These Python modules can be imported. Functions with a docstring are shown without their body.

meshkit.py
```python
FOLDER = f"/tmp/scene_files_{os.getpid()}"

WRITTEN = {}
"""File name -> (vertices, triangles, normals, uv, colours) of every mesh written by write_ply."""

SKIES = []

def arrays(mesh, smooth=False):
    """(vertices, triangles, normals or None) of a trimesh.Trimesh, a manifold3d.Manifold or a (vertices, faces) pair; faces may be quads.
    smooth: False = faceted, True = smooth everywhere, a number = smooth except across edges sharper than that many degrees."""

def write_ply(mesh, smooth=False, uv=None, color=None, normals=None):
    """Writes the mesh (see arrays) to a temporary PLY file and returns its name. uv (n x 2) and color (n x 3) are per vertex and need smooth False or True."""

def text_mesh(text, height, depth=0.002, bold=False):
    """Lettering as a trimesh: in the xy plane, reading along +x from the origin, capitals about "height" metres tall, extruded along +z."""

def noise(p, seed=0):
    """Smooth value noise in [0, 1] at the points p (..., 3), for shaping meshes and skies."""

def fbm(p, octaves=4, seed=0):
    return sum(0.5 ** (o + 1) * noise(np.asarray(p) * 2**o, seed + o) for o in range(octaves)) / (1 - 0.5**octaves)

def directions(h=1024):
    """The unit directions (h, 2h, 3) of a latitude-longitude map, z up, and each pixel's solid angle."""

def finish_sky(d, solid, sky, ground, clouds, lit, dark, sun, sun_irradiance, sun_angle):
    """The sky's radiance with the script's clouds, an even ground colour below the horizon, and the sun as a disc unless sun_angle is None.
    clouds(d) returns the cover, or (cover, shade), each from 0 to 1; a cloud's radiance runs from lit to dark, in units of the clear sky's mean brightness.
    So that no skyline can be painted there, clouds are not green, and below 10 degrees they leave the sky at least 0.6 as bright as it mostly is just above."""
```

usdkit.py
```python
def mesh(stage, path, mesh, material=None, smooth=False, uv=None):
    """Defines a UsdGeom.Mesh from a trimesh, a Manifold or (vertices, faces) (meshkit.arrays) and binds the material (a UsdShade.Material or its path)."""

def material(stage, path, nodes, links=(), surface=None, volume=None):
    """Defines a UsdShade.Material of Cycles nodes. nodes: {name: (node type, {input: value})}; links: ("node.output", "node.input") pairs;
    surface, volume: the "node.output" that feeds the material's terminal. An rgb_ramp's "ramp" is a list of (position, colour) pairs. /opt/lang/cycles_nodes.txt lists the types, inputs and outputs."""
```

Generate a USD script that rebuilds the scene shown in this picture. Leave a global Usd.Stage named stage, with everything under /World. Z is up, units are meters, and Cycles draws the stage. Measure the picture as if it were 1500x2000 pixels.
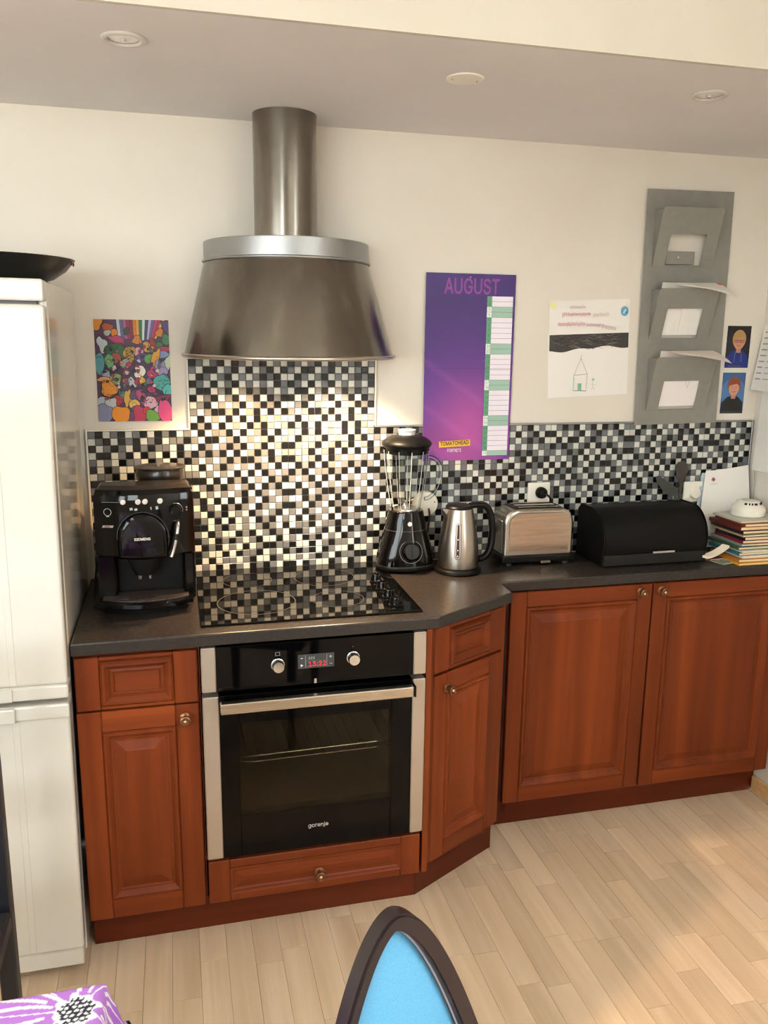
import math, random
import numpy as np
import trimesh
from trimesh.transformations import rotation_matrix as RM, translation_matrix as TM
from trimesh.util import concatenate as cat
from shapely.geometry import Polygon, Point, LineString, box as sbox
from shapely.ops import unary_union
from shapely import affinity
from pxr import Usd, UsdGeom, UsdLux, UsdShade, Gf, Sdf, Vt
import usdkit, meshkit

stage = Usd.Stage.CreateInMemory()
UsdGeom.SetStageUpAxis(stage, 'Z'); UsdGeom.SetStageMetersPerUnit(stage, 1.0)
UsdGeom.Xform.Define(stage, '/World'); UsdGeom.Scope.Define(stage, '/World/Looks')
random.seed(7); rng = np.random.default_rng(7)

# ------------------------------------------------------------------ camera
CAM = (-0.0491, -2.5997, 1.6421); YAW, PITCH, ROLL = 0.2489, 0.2096, 0.0122
cam = UsdGeom.Camera.Define(stage, '/World/Camera')
_f = np.array([math.sin(YAW) * math.cos(PITCH), math.cos(YAW) * math.cos(PITCH), -math.sin(PITCH)])
_r = np.array([math.cos(YAW), -math.sin(YAW), 0.0]); _u = np.cross(_r, _f)
_r2 = _r * math.cos(ROLL) + _u * math.sin(ROLL); _u2 = -_r * math.sin(ROLL) + _u * math.cos(ROLL)
_m = Gf.Matrix4d(1.0)
for _i, _v in enumerate((_r2, _u2, -_f, CAM)):
    for _j in range(3): _m[_i, _j] = float(_v[_j])
cam.AddTransformOp().Set(_m)
cam.CreateHorizontalApertureAttr(36.0); cam.CreateVerticalApertureAttr(48.0)
cam.CreateFocalLengthAttr(36.0 * 1626.555 / 1500.0)
cam.CreateClippingRangeAttr(Gf.Vec2f(0.05, 1000.0))
cam.CreateExposureAttr(-0.24)

# ------------------------------------------------------------------ sky and sun
dome = UsdLux.DomeLight.Define(stage, '/World/Sky')
dome.CreateIntensityAttr(5.6); dome.CreateColorAttr(Gf.Vec3f(0.90, 0.96, 1.0))
SUN_AZ, SUN_EL = math.radians(29.3), math.radians(17.5)
LAMP_L, LAMP_R, LAMP_TILT = 1650.0, 2600.0, 8.0
sun = UsdLux.DistantLight.Define(stage, '/World/Sun')
sun.CreateIntensityAttr(120.0); sun.CreateColorAttr(Gf.Vec3f(1.0, 0.68, 0.36)); sun.CreateAngleAttr(0.8)
_d = np.array([math.cos(SUN_AZ) * math.cos(SUN_EL), math.sin(SUN_AZ) * math.cos(SUN_EL), -math.sin(SUN_EL)])
_z = -_d; _x = np.cross([0, 0, 1.0], _z); _x /= np.linalg.norm(_x); _y = np.cross(_z, _x)
_m = Gf.Matrix4d(1.0)
for _i, _v in enumerate((_x, _y, _z)):
    for _j in range(3): _m[_i, _j] = float(_v[_j])
sun.AddTransformOp().Set(_m)

# ------------------------------------------------------------------ helpers
def C(h):
    h = h.lstrip('#'); v = np.array([int(h[i:i + 2], 16) for i in (0, 2, 4)]) / 255.0
    return tuple(float(x) for x in np.where(v <= 0.04045, v / 12.92, ((v + 0.055) / 1.055) ** 2.4))

_used = set()
def free(parent, name):
    p = f'{parent}/{name}'; k = 0
    while p in _used:
        k += 1; p = f'{parent}/{name}_{k:03d}'
    _used.add(p); return p
def path_of(parent):
    return '/World' if parent is None else str(parent.GetPath())
def tag(o, label=None, category=None, group=None, kind=None):
    for k, v in (('label', label), ('category', category), ('group', group), ('kind', kind)):
        if v: o.SetCustomDataByKey(k, v)
    return o
def thing(name, label=None, category=None, loc=(0, 0, 0), rotz=0.0, group=None, parent=None, kind=None, rot=None):
    x = UsdGeom.Xform.Define(stage, free(path_of(parent), name))
    if any(loc): x.AddTranslateOp().Set(Gf.Vec3d(*map(float, loc)))
    if rotz: x.AddRotateZOp().Set(float(rotz))
    if rot: x.AddRotateXYZOp().Set(Gf.Vec3f(*map(float, rot)))
    return tag(x.GetPrim(), label, category, group, kind)
def obj(name, mesh, m, parent=None, label=None, category=None, group=None, kind=None, smooth=False, col=None):
    g = usdkit.mesh(stage, free(path_of(parent), name), mesh, m, smooth=smooth)
    if col is not None:
        UsdGeom.PrimvarsAPI(g).CreatePrimvar('Col', Sdf.ValueTypeNames.Color3fArray, 'vertex').Set(Vt.Vec3fArray.FromNumpy(np.asarray(col, np.float32)))
    return tag(g.GetPrim(), label, category, group, kind)

def hull(pts):
    return trimesh.Trimesh(np.asarray(pts, float)).convex_hull if False else trimesh.convex.convex_hull(np.asarray(pts, float))
def bx(x0, x1, y0, y1, z0, z1, ch=0.0):
    if ch <= 0:
        m = trimesh.creation.box([x1 - x0, y1 - y0, z1 - z0]); m.apply_translation([(x0 + x1) / 2, (y0 + y1) / 2, (z0 + z1) / 2]); return m
    p = []
    for x, sx in ((x0, 1), (x1, -1)):
        for y, sy in ((y0, 1), (y1, -1)):
            for z, sz in ((z0, 1), (z1, -1)):
                p += [(x, y + sy * ch, z + sz * ch), (x + sx * ch, y, z + sz * ch), (x + sx * ch, y + sy * ch, z)]
    return hull(p)
_ico = trimesh.creation.icosphere(subdivisions=2, radius=1.0).vertices
def rbx(x0, x1, y0, y1, z0, z1, r):
    return hull(np.vstack([_ico * r + [x, y, z] for x in (x0 + r, x1 - r) for y in (y0 + r, y1 - r) for z in (z0 + r, z1 - r)]))
def lathe(prof, n=48, sx=1.0, sy=1.0, loc=(0, 0, 0)):
    prof = np.asarray(prof, float); a = np.linspace(0, 2 * math.pi, n, endpoint=False)
    v, f, idx = [], [], []
    for r, z in prof:
        if r < 1e-6: idx.append([len(v)] * n); v.append((0, 0, z))
        else:
            idx.append(list(range(len(v), len(v) + n))); v += [(r * math.cos(t) * sx, r * math.sin(t) * sy, z) for t in a]
    for i in range(len(prof) - 1):
        A, B = idx[i], idx[i + 1]
        for k in range(n):
            k2 = (k + 1) % n
            if A[k] != A[k2]: f.append((A[k], A[k2], B[k2]))
            if B[k] != B[k2]: f.append((A[k], B[k2], B[k]))
    m = trimesh.Trimesh(np.array(v) + np.asarray(loc, float), f, process=False); return m
def tube(pts, r, n=10, closed=False, cap=True, sect=None):
    P = np.asarray(pts, float); N = len(P); R = np.broadcast_to(np.asarray(r, float), (N,))
    T = np.gradient(P, axis=0) if not closed else np.roll(P, -1, 0) - np.roll(P, 1, 0)
    T /= np.maximum(np.linalg.norm(T, axis=1, keepdims=True), 1e-12)
    u = np.cross(T[0], [0, 0, 1.0])
    if np.linalg.norm(u) < 1e-3: u = np.cross(T[0], [1.0, 0, 0])
    u /= np.linalg.norm(u); V, F = [], []
    for i in range(N):
        u = u - T[i] * (u @ T[i]); u /= np.linalg.norm(u); w = np.cross(T[i], u)
        a = np.linspace(0, 2 * math.pi, n, endpoint=False)
        V.append(P[i] + R[i] * (np.cos(a)[:, None] * u + np.sin(a)[:, None] * w))
    V = np.vstack(V)
    for i in range(N if closed else N - 1):
        j = (i + 1) % N
        for k in range(n):
            k2 = (k + 1) % n; F += [(i * n + k, i * n + k2, j * n + k2), (i * n + k, j * n + k2, j * n + k)]
    if cap and not closed:
        V = np.vstack([V, P[0], P[-1]]); a, b = len(V) - 2, len(V) - 1
        for k in range(n):
            k2 = (k + 1) % n; F += [(a, k2, k), (b, (N - 1) * n + k, (N - 1) * n + k2)]
    return trimesh.Trimesh(V, F, process=False)
def ext(poly, h):
    gs = getattr(poly, 'geoms', [poly])
    return cat([trimesh.creation.extrude_polygon(g, h, engine='earcut') for g in gs if g.area > 1e-10])
def xf(m, M):
    m = m.copy(); m.apply_transform(M); return m
def wall(m, x=0.0, y=0.0, z=0.0, tilt=0.0, yaw=0.0):
    """(u, v, w) of a flat shape to the back wall: u along +x, v up, w out of the wall towards the room."""
    M = np.eye(4); M[:3, :3] = [[1, 0, 0], [0, 0, -1], [0, 1, 0]]
    return xf(m, TM([x, y, z]) @ RM(yaw, [0, 0, 1]) @ M @ RM(tilt, [0, 0, 1]))
def smooth_path(pts, n=60):
    from scipy.interpolate import splprep, splev
    P = np.asarray(pts, float); tck, _ = splprep(P.T, s=0, k=min(3, len(P) - 1)); return np.array(splev(np.linspace(0, 1, n), tck)).T
def grid_mesh(U, V, fn):
    """A sheet from two parameter arrays; fn(u, v) -> (x, y, z)."""
    u, v = np.meshgrid(U, V, indexing='ij'); P = np.stack(fn(u, v), -1).reshape(-1, 3); nv = len(V); F = []
    for i in range(len(U) - 1):
        for j in range(nv - 1):
            a = i * nv + j; F += [(a, a + nv, a + nv + 1), (a, a + nv + 1, a + 1)]
    return trimesh.Trimesh(P, F, process=False), u.ravel(), v.ravel()
class Print:
    """Flat ink on paper: coloured shapes one above the other by a hair, one mesh with a colour per vertex."""
    def __init__(self): self.m, self.c, self.k = [], [], 0
    def add(self, poly, color, step=0.00002):
        if poly.is_empty: return
        for g in getattr(poly, 'geoms', [poly]):
            if g.geom_type != 'Polygon' or g.area < 1e-9: continue
            v, f = trimesh.creation.triangulate_polygon(g, engine='earcut')
            self.m.append(trimesh.Trimesh(np.c_[v, np.full(len(v), self.k * step)], f, process=False)); self.c.append(np.tile(C(color) if isinstance(color, str) else color, (len(v), 1)))
        self.k += 1
    def text(self, s, h, x, z, color, bold=False, rot=0.0, sx=1.0):
        t = meshkit.text_mesh(s, h, 0.00005, bold); M = TM([x, z, self.k * 0.00002]) @ RM(rot, [0, 0, 1]) @ np.diag([sx, 1, 1, 1]); t = xf(t, M)
        self.m.append(t); self.c.append(np.tile(C(color), (len(t.vertices), 1))); self.k += 1
    def line(self, pts, w, color): self.add(LineString(pts).buffer(w / 2, cap_style=1, quad_segs=3), color)
    def done(self): return cat(self.m), np.vstack(self.c)

# ------------------------------------------------------------------ materials
def mat(name, nodes, links=(), surface='p.BSDF'):
    return usdkit.material(stage, '/World/Looks/' + name, nodes, links, surface=surface)
def plain(name, color, rough=0.5, metallic=0.0, **kw):
    return mat(name, {'p': ('principled_bsdf', {'base_color': C(color) if isinstance(color, str) else color, 'roughness': rough, 'metallic': metallic, **kw})})
def noisy(name, c1, c2, scale=8.0, rough=0.5, bump=0.0, stretch=(1, 1, 1), detail=4.0, metallic=0.0, rr=None, **kw):
    n = {'g': ('geometry', {}), 'm': ('mapping', {'scale': stretch}), 'n': ('noise_texture', {'scale': scale, 'detail': detail}),
         'r': ('rgb_ramp', {'ramp': [(0.3, C(c1)), (0.7, C(c2))]}), 'p': ('principled_bsdf', {'roughness': rough, 'metallic': metallic, **kw})}
    l = [('g.position', 'm.vector'), ('m.vector', 'n.vector'), ('n.fac', 'r.fac'), ('r.color', 'p.base_color')]
    if bump:
        n['b'] = ('bump', {'strength': bump, 'distance': 0.002}); l += [('n.fac', 'b.height'), ('b.normal', 'p.normal')]
    if rr:
        n['q'] = ('map_range', {'from_min': 0.3, 'from_max': 0.7, 'to_min': rr[0], 'to_max': rr[1]}); l += [('n.fac', 'q.value'), ('q.result', 'p.roughness')]
    return mat(name, n, l)
def wood(name, stretch, tones, rough=0.42, spec=0.22, rnd=0.0, coat=0.0, fine=1.0):
    n = {'g': ('geometry', {}), 'o': ('object_info', {}), 's': ('vector_math', {'math_type': 'scale', 'vector1': (1, 1, 1)}), 'a': ('vector_math', {'math_type': 'add'}),
         'k': ('math', {'math_type': 'multiply', 'value2': 13.0}),
         'm': ('mapping', {'scale': stretch}), 'm2': ('mapping', {'scale': tuple(4 * x if x > 3 else 1.2 * x for x in stretch)}),
         'n': ('noise_texture', {'scale': 1.0, 'detail': 5.0, 'distortion': 0.8}), 'n2': ('noise_texture', {'scale': 1.0, 'detail': 3.0}),
         'r': ('rgb_ramp', {'ramp': [(0.25, C(tones[0])), (0.5, C(tones[1])), (0.75, C(tones[2]))]}),
         'h': ('map_range', {'from_min': 0.3, 'from_max': 0.7, 'to_min': 1 - 0.14 * fine, 'to_max': 1 + 0.10 * fine}), 'cc': ('combine_color', {}),
         'x': ('mix', {'mix_type': 'multiply', 'fac': 1.0}), 'v': ('map_range', {'from_min': 0.0, 'from_max': 1.0, 'to_min': 1 - rnd, 'to_max': 1 + rnd}), 'vv': ('combine_color', {}),
         'y': ('mix', {'mix_type': 'multiply', 'fac': 1.0}), 'b': ('bump', {'strength': 0.08, 'distance': 0.001}),
         'p': ('principled_bsdf', {'roughness': rough, 'specular_ior_level': spec, 'coat_weight': coat, 'coat_roughness': 0.2})}
    l = [('o.random', 'k.value1'), ('k.value', 's.scale'), ('g.position', 'a.vector1'), ('s.vector', 'a.vector2'), ('a.vector', 'm.vector'), ('a.vector', 'm2.vector'),
         ('m.vector', 'n.vector'), ('m2.vector', 'n2.vector'), ('n.fac', 'r.fac'), ('n2.fac', 'h.value'), ('h.result', 'cc.r'), ('h.result', 'cc.g'), ('h.result', 'cc.b'),
         ('r.color', 'x.color1'), ('cc.color', 'x.color2'), ('o.random', 'v.value'), ('v.result', 'vv.r'), ('v.result', 'vv.g'), ('v.result', 'vv.b'),
         ('x.color', 'y.color1'), ('vv.color', 'y.color2'), ('y.color', 'p.base_color'), ('n2.fac', 'b.height'), ('b.normal', 'p.normal')]
    return mat(name, n, l)
M = {}
M['paint_wall'] = noisy('paint_wall', '#dad2c6', '#dfd8cd', 3.0, 0.62, 0.0)
M['paint_ceiling'] = noisy('paint_ceiling', '#e0dddd', '#e5e2e2', 3.0, 0.7)
M['paint_fascia'] = noisy('paint_fascia', '#cfc8ba', '#d4cdc0', 3.0, 0.6)
M['paint_white'] = plain('paint_white', '#e6e4dc', 0.5)
CH = ('#5a240e', '#713012', '#863e19')
M['wood_v'] = wood('cherry_upright', (9, 9, 0.7), CH, rnd=0.07)
M['wood_h'] = wood('cherry_level', (0.7, 0.7, 9), CH, rnd=0.07)
M['wood_panel'] = wood('cherry_panel', (7, 7, 0.5), ('#5c250e', '#743213', '#8a411b'), rnd=0.05)
M['wood_plinth'] = wood('cherry_plinth', (0.6, 0.6, 8), ('#4c1c0c', '#5f2510', '#702f15'), rnd=0.03)
M['floor'] = wood('oak_parquet', (16, 1.1, 16), ('#cdb090', '#dabf9f', '#e6cdb0'), rough=0.36, spec=0.45, rnd=0.09, fine=0.35)
M['oak_light'] = wood('oak_trim', (1.0, 10, 10), ('#c79a66', '#d3a873', '#dcb582'), rough=0.4)
M['worktop'] = noisy('worktop_laminate', '#2f2a27', '#332e2b', 90.0, 0.3, 0.0, rr=(0.25, 0.30), detail=2.0, specular_ior_level=0.32)
M['steel'] = plain('brushed_steel', '#b6b0a7', 0.25, 1.0)
M['steel_h'] = noisy('brushed_steel_level', '#bdb3a6', '#c3b9ac', 3.0, 0.26, 0.0, (1.5, 1.5, 45), metallic=1.0, rr=(0.24, 0.29))
M['hood_steel'] = noisy('hood_steel', '#79736b', '#8a847b', 2.0, 0.3, 0.0, (6, 6, 2), metallic=1.0, rr=(0.19, 0.27), detail=6)
M['alu'] = plain('satin_aluminium', '#a4a6a7', 0.42, 1.0)
M['strip'] = plain('oven_strip_steel', '#bdb3a8', 0.42, 0.85)
M['chrome'] = plain('chrome', '#d8d8d8', 0.2, 1.0)
M['black_gloss'] = plain('black_gloss', '#070708', 0.06, specular_ior_level=0.32)
M['black_glass'] = plain('black_glass', '#040405', 0.03, specular_ior_level=0.16)
M['hob_glass'] = plain('hob_glass', '#050505', 0.035, specular_ior_level=0.38)
M['black_satin'] = noisy('black_satin', '#0a0a0a', '#0e0e0d', 30.0, 0.42, specular_ior_level=0.2)
M['black_matt'] = plain('black_matt', '#0d0d0e', 0.55)
M['dark'] = plain('dark_gap', '#0d0b0a', 0.8)
M['white_plastic'] = plain('white_plastic', '#ece6d8', 0.35)
M['white_enamel'] = plain('white_enamel', '#d4cfc4', 0.16, coat_weight=0.5, coat_roughness=0.06)
M['grey_seal'] = plain('grey_seal', '#8a8a8c', 0.6)
M['paper'] = plain('paper', '#eae6e0', 0.75)
M['rack_grey'] = noisy('rack_grey', '#84817b', '#8a8781', 40.0, 0.5, metallic=0.0)
M['bronze'] = plain('knob_bronze', '#7a5136', 0.3, 0.75)
M['brass'] = plain('knob_brass', '#c2a489', 0.22, 1.0)
M['grout'] = noisy('grout', '#77756f', '#84827b', 80.0, 0.85)
def inked(name, rough=0.5, **kw):
    return mat(name, {'a': ('attribute', {'attribute': 'Col'}), 'p': ('principled_bsdf', {'roughness': rough, **kw})}, [('a.color', 'p.base_color')])
M['ink'] = inked('printed_ink', 0.45); M['cloth'] = inked('printed_cloth', 0.85); M['tile_mix'] = inked('mosaic_mixed', 0.16)
M['tile_black'] = plain('mosaic_black', '#0c0c0d', 0.14); M['tile_grey'] = plain('mosaic_grey', '#6e7173', 0.16); M['tile_white'] = plain('mosaic_white', '#cfcfc6', 0.16)
M['tile_grey2'] = plain('mosaic_grey_deep', '#66696b', 0.16)
M['glow_red'] = mat('display_red', {'e': ('emission', {'color': (1.0, 0.05, 0.06), 'strength': 1.6})}, surface='e.emission')
M['glow_lamp'] = mat('lamp_glow', {'e': ('emission', {'color': (1.0, 0.72, 0.42), 'strength': 12.0})}, surface='e.emission')
def pane(name, tint, base=0.04, rough=0.0):
    return mat(name, {'t': ('transparent_bsdf', {'color': tint}), 'g': ('glossy_bsdf', {'color': (1, 1, 1), 'roughness': rough}), 'l': ('layer_weight', {'blend': 0.5}), 'q': ('math', {'math_type': 'power', 'value2': 3.0}), 'w': ('math', {'math_type': 'multiply_add', 'value2': 0.6, 'value3': base}), 'x': ('mix_closure', {})},
               [('l.facing', 'q.value1'), ('q.value', 'w.value1'), ('w.value', 'x.fac'), ('t.BSDF', 'x.closure1'), ('g.BSDF', 'x.closure2')], surface='x.closure')
M['oven_glass'] = pane('oven_glass', (0.56, 0.52, 0.44), 0.015); M['window_glass'] = pane('window_glass', (0.97, 0.98, 0.97))
def clear(name, face, edge, power):
    return mat(name, {'l': ('layer_weight', {'blend': 0.5}), 'q': ('math', {'math_type': 'power', 'value2': power}), 'c': ('mix', {'color1': face, 'color2': edge}), 't': ('transparent_bsdf', {})},
               [('l.facing', 'q.value1'), ('q.value', 'c.fac'), ('c.color', 't.color')], surface='t.BSDF')
M['clear_glass'] = clear('clear_glass', (0.90, 0.915, 0.91), (0.22, 0.25, 0.25), 3.0); M['glass_rim'] = clear('glass_rim', (0.93, 0.94, 0.94), (0.10, 0.12, 0.13), 1.3); M['glass_rib'] = plain('glass_rib', '#c3c6c4', 0.12)

# ------------------------------------------------------------------ the room
XL, XR, YB, YR, ZS, ZC = -6.0, 1.992, 0.004, -3.8, 2.241, 2.90
FY = -0.805
obj('wall_back', bx(XL, XR + 0.1, YB, YB + 0.12, 0, ZC), M['paint_wall'], kind='structure')
obj('wall_right', cat([bx(XR, XR + 0.1, -2.05, YB, 0, ZC), bx(XR, XR + 0.1, -2.8, -2.05, 2.05, ZC), bx(XR, XR + 0.1, -2.9, -2.8, 0, ZC), bx(XR, XR + 0.1, YR - 0.1, -3.7, 0, ZC), bx(XR, XR + 0.1, -3.7, -2.9, 0, 0.9), bx(XR, XR + 0.1, -3.7, -2.9, 2.6, ZC)]), M['paint_wall'], kind='structure')
obj('wall_left', bx(XL - 0.1, XL, YR - 0.1, YB + 0.12, 0, ZC), M['paint_wall'], kind='structure')
obj('wall_rear', cat([bx(XL, -5.6, YR - 0.1, YR, 0, ZC), bx(-5.6, -4.334, YR - 0.1, YR, 1.885, ZC), bx(-5.6, -4.334, YR - 0.1, YR, 0, 0.9), bx(-4.334, -1.45, YR - 0.1, YR, 0, 0.9), bx(-1.3, -0.62, YR - 0.1, YR, 0, 1.3), bx(-4.334, -1.45, YR - 0.1, YR, 2.262, ZC),
                      bx(-1.45, -1.3, YR - 0.1, YR, 0, ZC), bx(-1.3, -0.62, YR - 0.1, YR, 2.6, ZC), bx(-0.62, XR, YR - 0.1, YR, 0, ZC)]), M['paint_wall'], kind='structure')
def window(name, x0, x1, z0, z1, mull=()):
    y0, y1 = YR - 0.075, YR - 0.025
    w = thing(name, kind='structure'); s = 0.05
    obj('window_frame', cat([bx(x0, x1, y0, y1, z0, z0 + s), bx(x0, x1, y0, y1, z1 - 0.012, z1), bx(x0, x0 + 0.012, y0, y1, z0, z1), bx(x1 - s, x1, y0, y1, z0, z1)] + [bx(q - s / 2, q + s / 2, y0, y1, z0, z1) for q in mull]), M['paint_white'], w)
    obj('pane', bx(x0 + 0.01, x1 - 0.01, YR - 0.052, YR - 0.048, z0 + s, z1 - 0.01), M['window_glass'], w)
window('window_1', -5.6, -4.334, 0.9, 1.885); window('window_2', -4.334, -1.45, 0.9, 2.262, (-1.9,)); w4 = thing('window_4', kind='structure')
obj('window_frame', cat([bx(XR + 0.03, XR + 0.07, -3.7, -2.9, 0.9, 0.95), bx(XR + 0.03, XR + 0.07, -3.7, -2.9, 2.55, 2.6), bx(XR + 0.03, XR + 0.07, -3.7, -3.65, 0.95, 2.55), bx(XR + 0.03, XR + 0.07, -2.95, -2.9, 0.95, 2.55)]), M['paint_white'], w4)
obj('pane', bx(XR + 0.048, XR + 0.052, -3.66, -2.94, 0.94, 2.56), M['window_glass'], w4)
d1_ = thing('door_1', kind='structure')
pine = wood('orange_pine', (8, 8, 0.6), ('#c2640f', '#d2721a', '#dd8428'), rough=0.5)
obj('door_leaf', bx(XR + 0.002, XR + 0.045, -2.797, -2.053, 0.004, 2.046, 0.002), pine, d1_)
for z0, z1 in ((0.15, 0.95), (1.1, 1.9)): obj('door_panel', bx(XR - 0.006, XR + 0.0018, -2.68, -2.17, z0, z1, 0.004), pine, d1_)
obj('door_handle', cat([tube([(XR + 0.001, -2.73, 1.02), (XR - 0.045, -2.73, 1.02), (XR - 0.048, -2.62, 1.02)], 0.009, 10)]), M['chrome'], d1_)
window('window_3', -1.3, -0.62, 1.3, 2.6)
cl = thing('ceiling', kind='structure')
obj('soffit', bx(XL, XR, FY, YB, ZS, ZC), M['paint_ceiling'], cl)
obj('fascia', bx(XL, XR, FY - 0.012, FY - 0.0005, ZS, ZC), M['paint_fascia'], cl)
hole = Polygon()
WELLS = ((0.5, 1.8, -3.65, -2.45), (-2.1, -1.6, -2.3, -1.5))
slab_ = sbox(XL - 0.1, YR - 0.1, XR + 0.1, YB + 0.12)
for a in WELLS: slab_ = slab_.difference(sbox(a[0], a[2], a[1], a[3]))
obj('upper_ceiling', xf(ext(slab_, 0.1), TM([0, 0, ZC])), M['paint_white'], cl)
for a in WELLS: obj('roof_light_well', xf(ext(sbox(a[0] - 0.05, a[2] - 0.05, a[1] + 0.05, a[3] + 0.05).difference(sbox(a[0], a[2], a[1], a[3])), 0.65), TM([0, 0, ZC + 0.1002])), M['paint_white'], cl)
obj('ground', bx(-40, 40, -60, 40, -0.3, -0.1), plain('terrace', '#dcd5c8', 0.9), kind='structure')
obj('baseboard_right', bx(XR - 0.014, XR - 0.0005, -2.04, -0.204, 0.001, 0.062, 0.003), M['oak_light'], kind='structure')
fl = thing('floor', kind='structure')
obj('subfloor', bx(XL, XR, YR, YB, -0.05, -0.006), M['grout'], fl)
PW = 0.0718
def strip(x0, x1, y0, y1, dz): return bx(x0 + 0.0003, x1 - 0.0003, y0 + 0.0003, y1 - 0.0003, -0.0058, -0.0004 + dz, 0.0004)
count, rest = 0, []
for i in range(-79, 27):
    x0 = 0.036 + i * PW; x1 = x0 + PW
    if x1 > XR: x1 = XR
    if x1 - x0 < 0.01: continue
    r = random.Random(i * 13 + 5); y = -0.02 if x0 < -0.33 else -0.15; first = True
    while y > YR:
        ln = r.uniform(0.24, 0.52) if not first else r.uniform(0.12, 0.45); first = False
        y2 = max(y - ln, YR)
        m = strip(x0, x1, y2, y, r.uniform(0, 0.0003))
        seen = -0.6 < x0 < 2.0 and y > -1.75 and count < 298
        if seen: obj('plank', m, M['floor'], fl); count += 1
        else: rest.append(m)
        y = y2
obj('plank_field', cat(rest), M['floor'], fl, kind='stuff')

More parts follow.
